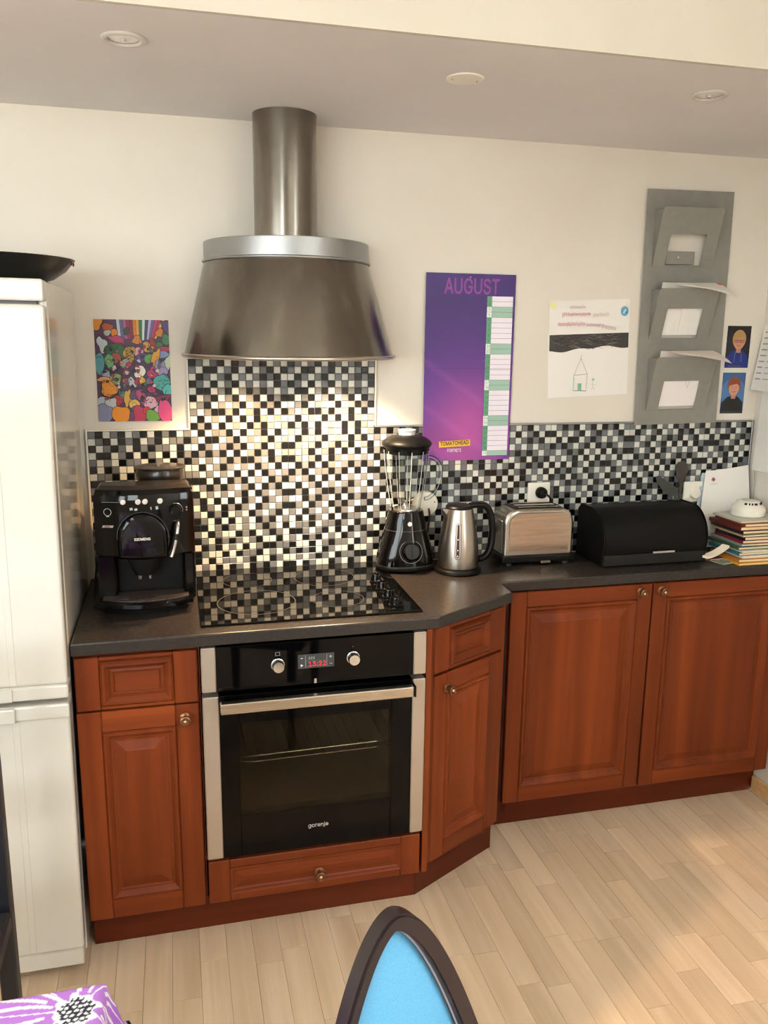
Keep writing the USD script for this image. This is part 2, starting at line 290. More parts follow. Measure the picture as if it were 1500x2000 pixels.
# ------------------------------------------------------------------ mosaic backsplash
P, ZW = 0.0213, 0.90
LEFT = {11: 'gBWgBWgBWBgBWg', 12: 'WgBWBgBWgBWggB', 13: 'BWgBgWBgBggWBW', 14: 'WBBWgBWBgWBWBg', 15: 'gWgWBggWBgWBgB', 16: 'BWBgWWBgWBgWgW', 17: 'WggBWBgW??g?gg', 18: 'BBWgBgW?????BB', 19: '????????????gW', 20: '????????????WB'}
MAIN = {1: 'BgWgBWBgWgBWgW BgWgBWBgWgBWg', 2: 'gWBBWgBWBWgBWB gWBBWgBWBWgBW', 3: 'WBgWgBWgWgBgBW WBgWgBWgWgBgB', 4: 'BgWBWgBWgWgWBg BgWBWgBWgWgWB', 5: 'WBBWgBWgBgBgWg WBBWgBWgBgBgW',
        6: 'BWgBWgBWgBWBgB BWgBWgBWgBWBg', 7: 'WgBWgWgBWgBgBW WgBWgWWBWgBgB', 8: 'gWgBBgBWgBWBWB gWgBBgBggBWBW', 9: 'WBWgWBWBWBgWgW WBWgWBWBWBgWg', 10: 'BgBWBWgWBgBgWg BgBWBWgWBgBgW',
        11: 'WBWggBWBWgBWBW gWBgBWgWBWBWgB', 12: 'gWBBWgBWgWgBWg WBgWgBWgWBgBWg', 13: 'WBgWgBgBWgBWgB BgWgBWgBgBWgBW', 14: 'BgBgBWBWgBgBWg gWgBWgBWBWBWBg', 15: 'gWgWgBgBBgWBgB BgWgBWBgWgWgWB', 16: 'WBWgBgWgWBgWBW WBgBWBgWgBgBgW',
        17: 'gWgWgWBWBWBgWg BgBWggBgBWBWBB', 18: 'BBWBWBgBWgWBgB gWgBWBWBWgWgWg', 19: 'WgBgBgWgBWBgBW WBWgBWgWgBgWBW', 20: 'BWgWgWgBWBgWgB BgBWgBBgBgWgWg', 21: 'gBWBWBWBgWBgWg WWBgBgWBWBgBgB', 22: 'WBgWBgBgWBgWgB BgWBgWBgBgWgBW',
        23: 'gWBgBWgWBgWgBW gWBgWgWBgWBBWg', 24: 'BgWBWBWgWBgBWg WBWBgWBWBggWBg', 25: 'BBWgBgWgWgBgWB WggBWggBgWBgWB', 26: 'gWBgWWBgBWgBgW BBgWgBWBWBgBgW', 27: 'BgWBgBgWgBWWBW gWBgBWgWBgWgBB', 28: 'WBgBWgWBWgBBgg BWWBWgBggWBgWg',
        29: 'BgWWBWBggBWgWB gBgBWBgWWBWWgB', 30: 'BWBWggWgBWWBgW WgWgBgWBggBBgW', 31: 'WgWBWBgWBgBgWB BWBgWWBgWBgWBg'}
R49 = {11: 'gWgBWgW WgBgBWgBWBgBWg', 12: 'WBWgBWB BWgWgBWgBgWgBW', 13: 'gWgBgBW WBWBBWgBgWgWgB', 14: 'WgWgWgg BgBgWgBWBgBgWg', 15: 'gBgBgWg gWgBgBWgWBWBgB', 16: 'WgBWBgB WgWgBWBWBWgWBW', 17: 'BWgBgBW BWBWBgWBgBBgWg', 18: 'WgBWgWB WBgBgWBgWgWBgW',
       19: 'BWBgWgW BgBWBgWBgWBgWB', 20: 'WBgB??? gWgBgBgWBgWBBW', 21: 'BgW???? gBWgWgWBgWBWgB', 22: 'gWB???? gBgBgWgWBgWgBW', 23: '??????? BWBgWBWBgWBBWg'}
R70 = {11: 'gWBgBWgWBgBWgBWgBgBWgBW', 12: 'WBgWgBWgWBgBWgBWgWgBWgB', 13: 'BgWgBWgBgBWgBWWBWBBWgBg', 14: 'gWgBWgBWBWBWBgBBBgWgBWB', 15: 'BgWgBWBgWgWgWBgWgBgBWgW', 16: 'WBgBWBgWgBgBgWWgWgBWBWB', 17: 'BgBWgWBgBWBWBBBWBWBgWBg', 18: 'gWgBWBWBWgW????BgBgWBgg',
       19: 'WBWgBWgWgB???WB', 20: 'BgBWgB', 21: 'gWBgBg', 22: 'BgWBgWB', 23: 'gWBgWgWBgW'}
R37 = {18: 'gWBgBgWgBBgB', 19: 'WBgBWWBWgWBW', 20: 'BgWgBBgBWBWg', 21: 'WBgWggWgBgBW', 22: 'BgWgBBgWgWgB', 23: 'gWgBWWBgWgBg'}
cells = {}
def put(r, c0, s):
    for i, ch in enumerate(s.replace(' ', '')):
        if ch != '?': cells[(c0 + i, r)] = ch
for r, s in LEFT.items(): put(r, -14, s)
for r, s in MAIN.items(): put(r, 0, s)
for r, s in R37.items(): put(r, 37, s)
put(17, 39, 'gWgWgBWgWg')
for r, s in R49.items(): put(r, 49, s)
for r, s in R70.items(): put(r, 70, s)
for r in range(11, 32):
    for c in list(range(-14, 0)) + list(range(27, 93)):
        if (c, r) in cells: continue
        q = random.Random(c * 131 + r * 7); near = [cells.get((c - 1, r)), cells.get((c, r - 1))]
        pool = [x for x in 'BWg' if x not in near] or ['g']
        if 'g' in pool and q.random() < 0.5: pool = ['g']
        cells[(c, r)] = q.choice(pool)
def sees(c, r):
    v = np.array([(c + 0.5) * P, 0, ZW + 0.004 + (31.5 - r) * P]) - np.array(CAM)
    d = v @ _f; return 750 + 1626.555 * (v @ _r2) / d, 1000 - 1626.555 * (v @ _u2) / d, np.linalg.norm(v)
HID = [(165, 905, 385, 1220), (735, 845, 862, 1120), (820, 830, 1005, 905)]
vis = []
for (c, r) in cells:
    a, b, d = sees(c, r)
    if not any(x0 < a < x1 and y0 < b < y1 for x0, y0, x1, y1 in HID): vis.append((d, c, r))
singles = {(c, r) for d, c, r in sorted(vis)[:300]}
bs = thing('mosaic_backsplash', 'black, grey and white glass mosaic tile backsplash along the wall behind the worktop', 'backsplash')
zt, zm, zb = ZW + 0.004 + 31 * P, ZW + 0.004 + 21 * P, ZW + 0.0015
obj('grout_bed', cat([bx(-14 * P, 93 * P, 0.0016, YB - 0.0002, zb, zm), bx(0, 27 * P, 0.0016, YB - 0.0002, zm, zt)]), M['grout'], bs)
KIND = {'B': 'tile_black', 'g': 'tile_grey', 'W': 'tile_white'}
COL = {'B': C('#0c0c0d'), 'g': C('#6b6e70'), 'W': C('#cfcfc6')}
tm, tc = [], []
for (c, r), k in sorted(cells.items()):
    q = random.Random(c * 977 + r); g = 0.00085; x, z = c * P, ZW + 0.004 + (31 - r) * P
    m = bx(x + g, x + P - g, -0.0022 + q.uniform(-0.0003, 0.0003), 0.0015, z + g, z + P - g, 0.0009)
    if (c, r) in singles: obj('tile', m, M['tile_grey2'] if k == 'g' and q.random() < 0.4 else M[KIND[k]], bs)
    else:
        tm.append(m); tc.append(np.tile(np.array(COL[k]) * q.uniform(0.9, 1.08), (len(m.vertices), 1)))
obj('tile_field', cat(tm), M['tile_mix'], bs, kind='stuff', col=np.vstack(tc))
e = 0.006
for a in ((-14 * P - e, -14 * P, zb, zm + e), (-14 * P, -0.0003, zm, zm + e), (-e, -0.0003, zm + e + 0.0003, zt), (27 * P + 0.0003, 27 * P + e, zm + e + 0.0003, zt), (27 * P + 0.0003, 93 * P, zm, zm + e), (93 * P, 93 * P + e, zb, zm + e)):
    obj('edge_trim', bx(a[0], a[1], -0.005, YB - 0.0002, a[2], a[3], 0.001), M['white_plastic'] if a[0] < 0.6 and a[1] < 0.7 else M['alu'], bs)

# ------------------------------------------------------------------ base cabinets
def front(parent, name, x0, x1, z0, z1, T, sw=0.056, rw=0.054, prof=None, mats=None, knob=None, solid=False, side=1):
    """One framed door or drawer front: raised panel (with moulding) as its own mesh, stiles and rails and a knob as its pieces. Local x along the face, y=0 the face, -y towards the room."""
    y1 = 0.019; ch = 0.0022
    prof = prof or [(0.0, 0.0005), (0.003, -0.004), (0.008, -0.0045), (0.013, -0.0005), (0.019, 0.0055), (0.024, 0.0062), (0.026, 0.0075), (0.030, 0.0072), (0.052, 0.0005), (0.055, -0.0008), (0.058, -0.0008)]
    X0, X1, Z0, Z1 = x0 + sw, x1 - sw, z0 + rw, z1 - rw; V, F = [], []
    for d, y in prof: V += [(X0 + d, y, Z0 + d), (X1 - d, y, Z0 + d), (X1 - d, y, Z1 - d), (X0 + d, y, Z1 - d)]
    for i in range(len(prof) - 1):
        for k in range(4): a, b = i * 4 + k, i * 4 + (k + 1) % 4; F += [(a, b, b + 4), (a, b + 4, a + 4)]
    n = (len(prof) - 1) * 4; F += [(n, n + 1, n + 2), (n, n + 2, n + 3)]
    b = len(V); V += [(X0, y1 - 0.002, Z0), (X1, y1 - 0.002, Z0), (X1, y1 - 0.002, Z1), (X0, y1 - 0.002, Z1)]; F += [(b, b + 2, b + 1), (b, b + 3, b + 2)]
    for k in range(4): a, c2 = k, (k + 1) % 4; F += [(a, b + c2, c2), (a, b + k, b + c2)]
    w = (X1 - X0) > (Z1 - Z0) * 1.2
    pm = M['wood_h'] if w else M['wood_panel']
    d = obj(name, xf(trimesh.Trimesh(V, F, process=False), T), pm, parent)
    for a in ((x0, X0), (X1, x1)): obj('stile', xf(bx(a[0], a[1], 0, y1, z0, z1, ch), T), M['wood_v'], d)
    for a in ((z0, Z0), (Z1, z1)): obj('rail', xf(bx(X0 + 0.0002, X1 - 0.0002, 0, y1, a[0], a[1], ch), T), M['wood_h'], d)
    if knob:
        kx, kz = knob; k = lathe([(0, 0), (0.014, 0), (0.0145, 0.002), (0.012, 0.004), (0.0065, 0.006), (0.006, 0.012), (0.009, 0.015), (0.0135, 0.018), (0.0148, 0.021), (0.014, 0.0245), (0.0105, 0.0265), (0.0095, 0.0255), (0.0, 0.0255)], 28)
        kk = obj('knob', xf(wall(k, kx, 0.0, kz), T), M['bronze'], d, smooth=40)
        # the bright dot in the middle of the knob is part of the knob's pieces
        obj('knob_stud', xf(wall(lathe([(0, 0.0255), (0.0058, 0.0256), (0.005, 0.0278), (0.0025, 0.0292), (0, 0.0296)], 20), kx, 0.0, kz), T), M['brass'], d, smooth=60)
    return d
FACE = -0.5636
Tm = TM([0, FACE, 0])
SLIM = [(0.0, 0.0005), (0.002, -0.004), (0.006, -0.0085), (0.012, -0.009), (0.016, -0.005), (0.022, 0.001), (0.024, 0.0042), (0.027, 0.0035), (0.030, 0.0022), (0.033, 0.0045), (0.035, 0.0018)]
c1 = thing('base_cabinet', 'narrow cherry base cabinet between the fridge and the oven, one drawer over one door', 'cabinet')
obj('carcass', bx(-0.312, -0.013, -0.5436, -0.01, 0.125, 0.8665), M['wood_v'], c1)
front(c1, 'drawer', -0.309, -0.016, 0.7185, 0.858, Tm, sw=0.058, rw=0.010, prof=SLIM)
front(c1, 'door', -0.311, -0.015, 0.128, 0.7135, Tm, sw=0.058, rw=0.056, knob=(-0.050, 0.678))
c2 = thing('oven_cabinet', 'cherry oven housing with a wide shallow drawer with one knob below the oven', 'cabinet')
obj('carcass', cat([bx(-0.0115, -0.0085, -0.5436, -0.01, 0.125, 0.8665), bx(0.5935, 0.609, -0.5436, -0.01, 0.125, 0.8665), bx(-0.0085, 0.5935, -0.5436, -0.01, 0.125, 0.14), bx(-0.0085, 0.5935, -0.5436, -0.01, 0.2505, 0.262)]), M['wood_v'], c2)
front(c2, 'drawer', -0.005, 0.586, 0.128, 0.2525, Tm, sw=0.056, rw=0.024, prof=[(0.0, 0.0005), (0.003, 0.002), (0.008, 0.0025), (0.011, 0.0055), (0.015, 0.0058), (0.030, 0.002), (0.032, 0.0012), (0.034, 0.0012)], knob=(0.296, 0.178))
obj('filler_post', bx(0.5925, 0.6085, -0.5632, -0.545, 0.128, 0.8665, 0.001), M['wood_v'], c2)
A_, B_ = np.array([0.594, -0.489]), np.array([0.883, -0.327]); DD = (B_ - A_) / np.linalg.norm(B_ - A_); NN = np.array([DD[1], -DD[0]]); DA = math.atan2(DD[1], DD[0])
O_ = A_ + NN * 0.050
Td = TM([O_[0], O_[1], 0]) @ RM(DA, [0, 0, 1])
c3 = thing('corner_cabinet', 'angled cherry corner cabinet right of the oven, small drawer over a slim door', 'cabinet')
pc = Polygon([(0.6105, -0.505), (0.6135, -0.510), tuple(O_ + DD * 0.018 - NN * 0.0205), tuple(O_ + DD * 0.318 - NN * 0.0205), (0.908, -0.345), (0.908, -0.02), (0.6105, -0.02)])
obj('carcass', xf(ext(pc, 0.7415), TM([0, 0, 0.125])), M['wood_v'], c3)
obj('corner_post', xf(bx(-0.003, 0.0095, 0.0005, 0.02, 0.128, 0.8665, 0.001), Td), M['wood_v'], c3)
obj('corner_post', xf(bx(0.311, 0.326, 0.004, 0.02, 0.128, 0.8665, 0.001), Td), M['wood_v'], c3)
front(c3, 'drawer', 0.0115, 0.309, 0.7155, 0.852, Td, sw=0.062, rw=0.013, prof=SLIM)
front(c3, 'door', 0.0115, 0.309, 0.128, 0.7075, Td, sw=0.056, rw=0.054, knob=(0.066, 0.662))
Tr = TM([0, -0.280, 0])
c4 = thing('double_cabinet', 'wide shallow cherry base cabinet with two panelled doors below the bread box', 'cabinet')
obj('carcass', bx(0.912, 1.987, -0.2600, -0.01, 0.125, 0.8665), M['wood_v'], c4)
obj('filler_post', bx(0.9125, 0.9505, -0.264, -0.2602, 0.128, 0.8665), M['dark'], c4)
front(c4, 'door', 0.9555, 1.4515, 0.128, 0.8575, Tr, sw=0.054, rw=0.052, knob=(1.409, 0.832))
front(c4, 'door', 1.4575, 1.972, 0.128, 0.8575, Tr, sw=0.052, rw=0.052, knob=(1.485, 0.832))
pl = thing('plinth', 'dark cherry plinth board running along the floor under all the base cabinets', 'plinth')
def board(a, b, name='plinth_board'):
    a, b = np.array(a, float), np.array(b, float); d = (b - a) / np.linalg.norm(b - a); n = np.array([-d[1], d[0]]) * 0.016
    obj(name, xf(ext(Polygon([a, b, b + n, a + n]), 0.1235), TM([0, 0, 0.0006])), M['wood_plinth'], pl)
board((-0.312, -0.4875), (0.594, -0.4875)); board(A_ + DD * 0.0006, B_ + DD * 0.02); board((0.9035, -0.198), (1.990, -0.198)); board((0.9025, -0.318), (0.9025, -0.199))
wt = Polygon([(-0.3135, 0.0008), (-0.3135, -0.5690), (0.6265, -0.5660), (0.906, -0.402), (0.9075, -0.2975), (1.9905, -0.2975), (1.9905, 0.0008)])
V, F = [], []
lay = [(wt.buffer(-0.0012, join_style=2), 0.868), (wt, 0.8692), (wt, 0.8955), (wt.buffer(-0.0014, join_style=2), 0.8988), (wt.buffer(-0.0042, join_style=2), 0.9)]
n = len(wt.exterior.coords) - 1
def ordered(p):
    q = np.array(p.exterior.coords)[:-1]; ref = np.array(wt.exterior.coords)[:-1]
    return np.array([q[np.argmin(((q - s) ** 2).sum(1))] for s in ref])
for p, z in lay: V += [(x, y, z) for x, y in ordered(p)]
ccw = wt.exterior.is_ccw
for i in range(len(lay) - 1):
    for k in range(n):
        a, b = i * n + k, i * n + (k + 1) % n; q = [(a, b, b + n), (a, b + n, a + n)]
        F += q if ccw else [t[::-1] for t in q]
for li, up in ((0, False), (len(lay) - 1, True)):
    vv, ff = trimesh.creation.triangulate_polygon(Polygon(ordered(lay[li][0])), engine='earcut'); b = len(V); V += [(x, y, lay[li][1]) for x, y in vv]
    nz = np.cross(vv[ff[0][1]] - vv[ff[0][0]], vv[ff[0][2]] - vv[ff[0][0]]) > 0
    F += [tuple(b + k for k in (t if (nz == up) else t[::-1])) for t in ff]
obj('worktop', trimesh.Trimesh(V, F, process=False), M['worktop'], label='dark grey laminate worktop with an angled corner running over the base cabinets', category='worktop')

# ------------------------------------------------------------------ oven and hob
ov = thing('oven', 'built-in black glass oven with steel side strips, bar handle and red clock under the hob', 'oven')
OX0, OX1, OF = -0.006, 0.590, -0.5700
obj('body', cat([bx(0.0, 0.584, -0.536, -0.05, 0.845, 0.862), bx(0.0, 0.584, -0.536, -0.05, 0.268, 0.285), bx(0.0, 0.012, -0.536, -0.05, 0.285, 0.845), bx(0.572, 0.584, -0.536, -0.05, 0.285, 0.845), bx(0.012, 0.572, -0.062, -0.05, 0.285, 0.845)]), plain('oven_cavity', '#8b8478', 0.55), ov)
obj('control_panel', bx(0.0315, 0.5535, OF, -0.537, 0.7425, 0.863, 0.001), M['black_glass'], ov)
for a in ((OX0, 0.031), (0.554, OX1)):
    obj('control_strip', bx(a[0], a[1], OF - 0.002, -0.537, 0.7425, 0.863, 0.0025), M['strip'], ov)
dr = obj('door', cat([bx(0.036, 0.0845, OF, -0.537, 0.2655, 0.7295, 0.001), bx(0.495, 0.552, OF, -0.537, 0.2655, 0.7295, 0.001), bx(0.0845, 0.495, OF, -0.537, 0.2655, 0.384, 0.001), bx(0.0845, 0.495, OF, -0.537, 0.6495, 0.7295, 0.001)]), M['black_glass'], ov)
obj('window_pane', bx(0.0845, 0.495, OF + 0.001, OF + 0.005, 0.384, 0.6495), M['oven_glass'], dr)
for a in ((OX0, 0.0355), (0.5525, OX1)):
    obj('door_strip', bx(a[0], a[1], OF - 0.002, -0.537, 0.2655, 0.7295, 0.0025), M['strip'], dr)
obj('handle', cat([rbx(0.037, 0.543, OF - 0.052, OF - 0.030, 0.7005, 0.7305, 0.004)]), M['steel_h'], dr)
obj('handle_bracket', cat([bx(0.0375, 0.049, OF - 0.034, OF - 0.0005, 0.705, 0.729, 0.002), bx(0.5435, 0.5485, OF - 0.053, OF - 0.0005, 0.700, 0.7325, 0.002)]), M['black_satin'], dr)
obj('catch', bx(0.2825, 0.2895, OF - 0.004, OF - 0.0003, 0.7445, 0.758, 0.0008), M['chrome'], ov)
for kx, kz in ((0.188, 0.804), (0.387, 0.807)):
    k = obj('knob', wall(lathe([(0, 0), (0.0175, 0), (0.0178, 0.003), (0.0155, 0.004), (0.0152, 0.020), (0.0140, 0.0225), (0, 0.0228)], 32), kx, OF - 0.0004, kz), M['chrome'], ov, smooth=35)
    pk = Print(); pk.add(sbox(-0.006, 0.024, 0.006, 0.034).difference(sbox(-0.0048, 0.0252, 0.0048, 0.0328)) if kx < 0.3 else Point(0, 0.03).buffer(0.0012), '#8d8d8d'); m_, c_ = pk.done()
    obj('symbol', wall(m_, kx, OF - 0.0003, kz), M['ink'], ov, col=c_)
ds = obj('display', bx(0.2405, 0.3365, OF - 0.0012, OF - 0.0002, 0.787, 0.826), plain('display_grey', '#3a3d40', 0.25), ov)
pd_ = Print()
pd_.line([(0.020, 0.003), (0.020, 0.036)], 0.0006, '#b9bcc0'); pd_.line([(0.076, 0.003), (0.076, 0.036)], 0.0006, '#b9bcc0'); pd_.line([(0.022, 0.0205), (0.074, 0.0205)], 0.0004, '#7d8185')
pd_.add(sbox(0.007, 0.0275, 0.013, 0.0295), '#d8d8d8'); pd_.add(Polygon([(0.007, 0.005), (0.007, 0.013), (0.014, 0.009)]), '#d8d8d8'); pd_.line([(0.083, 0.0285), (0.090, 0.0285)], 0.0012, '#d8d8d8'); pd_.line([(0.0865, 0.025), (0.0865, 0.032)], 0.0012, '#d8d8d8'); pd_.line([(0.083, 0.009), (0.090, 0.009)], 0.0012, '#d8d8d8')
pd_.add(unary_union([sbox(0.028 + i * 0.006, 0.024, 0.032 + i * 0.006, 0.032) for i in range(3)]), '#6f7a70')
m_, c_ = pd_.done(); obj('display_mark', wall(m_, 0.2405, OF - 0.0013, 0.787), M['ink'], ds, col=c_)
obj('clock_digits', wall(meshkit.text_mesh('13:22', 0.0125, 0.0003, True), 0.2665, OF - 0.0014, 0.7925), M['glow_red'], ds)
obj('lettering', wall(meshkit.text_mesh('gorenje', 0.0115, 0.0003, True), 0.2635, OF - 0.0002, 0.324), plain('lettering_grey', '#a9a9a6', 0.4), dr)
rk = []
for z, dz in ((0.505, 0.0), (0.516, 0.006)): rk.append(tube([(0.05, -0.14, z), (0.08, -0.5, z), (0.13, -0.51, z + dz), (0.47, -0.51, z + dz + 0.004), (0.535, -0.5, z), (0.535, -0.14, z)], 0.0022, 6))
rk += [tube([(0.08 + i * 0.03, -0.14, 0.507), (0.08 + i * 0.03, -0.505, 0.507)], 0.0014, 5) for i in range(16)]
rk.append(tube([(0.405, -0.515, 0.524), (0.435, -0.47, 0.518)], 0.003, 6))
obj('rack', cat(rk), M['chrome'], ov)

hb = thing('hob', 'black glass ceramic hob with faint ring marks and a row of knobs, reflecting the mosaic', 'hob')
obj('glass_plate', bx(-0.0015, 0.5940, -0.5165, -0.0055, 0.9003, 0.9058, 0.0016), M['hob_glass'], hb)
ring = unary_union([Point(0.157, -0.352).buffer(0.1095, quad_segs=24).difference(Point(0.157, -0.352).buffer(0.1065, quad_segs=24)), Point(0.150, -0.135).buffer(0.0745, quad_segs=24).difference(Point(0.150, -0.135).buffer(0.0725, quad_segs=24)),
                    Point(0.385, -0.150).buffer(0.0925, quad_segs=24).difference(Point(0.385, -0.150).buffer(0.0905, quad_segs=24)), Point(0.385, -0.370).buffer(0.0745, quad_segs=24).difference(Point(0.385, -0.370).buffer(0.0725, quad_segs=24))])
for g in ring.geoms: obj('cooking_ring', xf(ext(g, 0.00012), TM([0, 0, 0.90585])), plain('ring_mark', '#3d3b38', 0.35) if not stage.GetPrimAtPath('/World/Looks/ring_mark') else UsdShade.Material.Get(stage, '/World/Looks/ring_mark'), hb)
for y in (-0.462, -0.385, -0.308, -0.231):
    k = lathe([(0, 0), (0.0205, 0), (0.0208, 0.003), (0.018, 0.006), (0.0168, 0.022), (0.0155, 0.0255), (0, 0.026)], 32, loc=(0.532, y, 0.9060))
    kb = obj('knob', k, M['black_gloss'], hb, smooth=35)
    obj('grip', bx(0.5285, 0.5355, y - 0.0165, y + 0.0165, 0.9321, 0.9385, 0.0015), M['black_gloss'], kb)

# ------------------------------------------------------------------ cooker hood
hd = thing('cooker_hood', 'large stainless steel cooker hood with round chimney on the wall above the hob', 'cooker hood')
CX, RX, HX = 0.2865, 0.300, 0.305
def half(a, b, z, x0, n=72, y0=0.0):
    t = np.linspace(math.pi, 2 * math.pi, n); return np.stack([x0 + a * np.cos(t), y0 + b * np.sin(t), np.full(n, z)], -1)
def skin(rows, closed_top=False):
    n = len(rows[0]); V = np.vstack(rows); F = []
    for i in range(len(rows) - 1):
        for k in range(n - 1): a = i * n + k; F += [(a, a + 1, a + n + 1), (a, a + n + 1, a + n)]
    if closed_top:
        b = (len(rows) - 1) * n; V = np.vstack([V, rows[-1].mean(0)]); c0 = len(V) - 1
        for k in range(n - 1): F.append((b + k, b + k + 1, c0))
    return trimesh.Trimesh(V, F, process=False)
Y0 = -0.0015
obj('chimney', lathe([(0.0895, 1.903), (0.0895, 2.2405)], 64, loc=(CX, -0.0925, 0)), M['hood_steel'], hd, smooth=40)
obj('collar', skin([half(0.2445, 0.2665, 1.8500, RX, y0=Y0), half(0.2445, 0.2665, 1.898, RX, y0=Y0), half(0.2435, 0.2655, 1.901, RX, y0=Y0), half(0.235, 0.257, 1.9018, RX, y0=Y0)], True), M['alu'], hd, smooth=40)
obj('collar_bead', tube(half(0.2462, 0.2682, 1.8468, RX, y0=Y0), 0.0042, 8), M['alu'], hd, smooth=True)
rows = [half(0.2445 + (0.3150 - 0.2445) * s, 0.2665 + (0.368 - 0.2665) * s, 1.846 - (1.846 - 1.578) * s, RX + (HX - RX) * s, y0=Y0) for s in np.linspace(1, 0, 8)]
obj('canopy', skin(rows), M['hood_steel'], hd, smooth=40)
obj('rim', tube(half(0.3175, 0.3705, 1.5765, HX, y0=Y0), 0.0062, 10), plain('rim_steel', '#c3bcb2', 0.28, 1.0), hd, smooth=True)
un = obj('underside', ext(affinity.translate(Polygon(half(0.309, 0.362, 0, 0)[:, :2]), HX, Y0), 0.002), M['steel'], hd); UsdGeom.Xformable(un).AddTranslateOp().Set(Gf.Vec3d(0, 0, 1.590))
for lx in (0.16, 0.44):
    lm = obj('lamp', lathe([(0.032, 0.0), (0.034, 0.004), (0.031, 0.0065), (0.027, 0.004), (0.026, 0.0055)], 28, loc=(lx, -0.20, 1.5825)), M['chrome'], hd, smooth=40)
    obj('lamp_glass', lathe([(0, 0.0), (0.0255, 0.0), (0.0255, 0.001)], 24, loc=(lx, -0.20, 1.5872)), M['glow_lamp'], lm)
    sp = UsdLux.SphereLight.Define(stage, free(str(hd.GetPath()), 'lamp_light')); sp.CreateRadiusAttr(0.025); sp.CreateIntensityAttr(1.0)
    sp.AddTranslateOp().Set(Gf.Vec3d(lx, -0.20, 1.568)); sp.CreateColorAttr(Gf.Vec3f(1.0, 0.60, 0.28) if lx < 0.3 else Gf.Vec3f(1.0, 0.68, 0.40)); sp.CreateIntensityAttr(LAMP_L if lx < 0.3 else LAMP_R)
    sh = UsdLux.ShapingAPI.Apply(sp.GetPrim()); sh.CreateShapingConeAngleAttr(58.0); sh.CreateShapingConeSoftnessAttr(0.6)
    sp.AddRotateXOp().Set(LAMP_TILT)

# ------------------------------------------------------------------ fridge
fr = thing('fridge_freezer', 'tall white fridge-freezer at the left edge with a black wok on top', 'fridge')
FT = RM(math.radians(0.45), [0, 1, 0], [-0.318, 0, 0]); fx0, fx1 = -0.926, -0.3265
def F_(m): return xf(m, FT)
obj('body', F_(rbx(fx0, fx1, -0.545, -0.02, 0.03, 1.752, 0.008)), M['white_enamel'], fr)
obj('top_panel', F_(rbx(fx0, fx1, -0.604, -0.5455, 1.705, 1.7525, 0.006)), M['white_enamel'], fr)
d1 = obj('upper_door', F_(cat([rbx(fx0, fx1, -0.602, -0.5555, 0.812, 1.6985, 0.009), rbx(fx0, fx1 + 0.0012, -0.609, -0.556, 0.7785, 0.814, 0.006)])), M['white_enamel'], fr)
d2 = obj('lower_door', F_(cat([rbx(fx0, fx1, -0.602, -0.5555, 0.082, 0.735, 0.009), rbx(fx0, fx1 + 0.0012, -0.609, -0.556, 0.7275, 0.7655, 0.006)])), M['white_enamel'], fr)
obj('door_seal', F_(cat([bx(fx0 + 0.006, fx1 - 0.006, -0.556, -0.544, 0.09, 0.755), bx(fx0 + 0.006, fx1 - 0.006, -0.556, -0.544, 0.79, 1.692)])), M['grey_seal'], fr)
obj('gap_strip', F_(bx(fx0 + 0.004, fx1 - 0.02, -0.566, -0.5455, 1.699, 1.7045)), M['grey_seal'], fr)
obj('handle', F_(rbx(fx0 + 0.02, -0.4465, -0.618, -0.6085, 0.7265, 0.765, 0.0045)), M['white_enamel'], d2)
obj('handle', F_(rbx(fx0 + 0.02, -0.450, -0.613, -0.6085, 0.780, 0.813, 0.002)), M['white_enamel'], d1)
for d, z0, z1 in ((d1, 0.818, 1.69), (d2, 0.09, 0.722)): obj('door_rib', F_(rbx(-0.456, -0.440, -0.6032, -0.600, z0, z1, 0.0014)), M['white_enamel'], d)
obj('kick_plate', F_(bx(fx0 + 0.003, fx1 - 0.003, -0.596, -0.5455, 0.031, 0.0795, 0.003)), M['white_enamel'], fr)
obj('foot', cat([lathe([(0, 0.0006), (0.016, 0.0006), (0.016, 0.036), (0, 0.036)], 16, loc=(x, y, 0)) for x in (fx0 + 0.05, fx1 - 0.05) for y in (-0.5, -0.08)]), M['dark'], fr)
wk = thing('wok', 'big black wok pan lying on top of the fridge', 'wok', (-0.455, -0.295, 1.7562), rot=(0, 0.45, 0))
obj('bowl', lathe([(0, 0.0), (0.085, 0.0), (0.128, 0.0128), (0.158, 0.0336), (0.174, 0.0528), (0.179, 0.0588), (0.181, 0.0604), (0.1795, 0.0618), (0.175, 0.0592), (0.155, 0.0376), (0.125, 0.0168), (0.08, 0.004), (0, 0.004)], 72), noisy('wok_iron', '#18191a', '#262727', 14.0, 0.32, metallic=0.35), wk, smooth=50)
obj('handle', cat([rbx(-0.34, -0.178, -0.014, 0.014, 0.044, 0.062, 0.008)]), M['black_satin'], wk)
obj('rivet', cat([xf(lathe([(0.006, 0), (0.005, 0.003), (0, 0.004)], 12), TM([0.1745 * math.cos(a), 0.1745 * math.sin(a), 0.0525]) @ RM(a, [0, 0, 1]) @ RM(math.pi / 2, [0, 1, 0])) for a in (-0.12, 0.12)]), plain('rivet', '#4a2d24', 0.4, 0.6), wk)

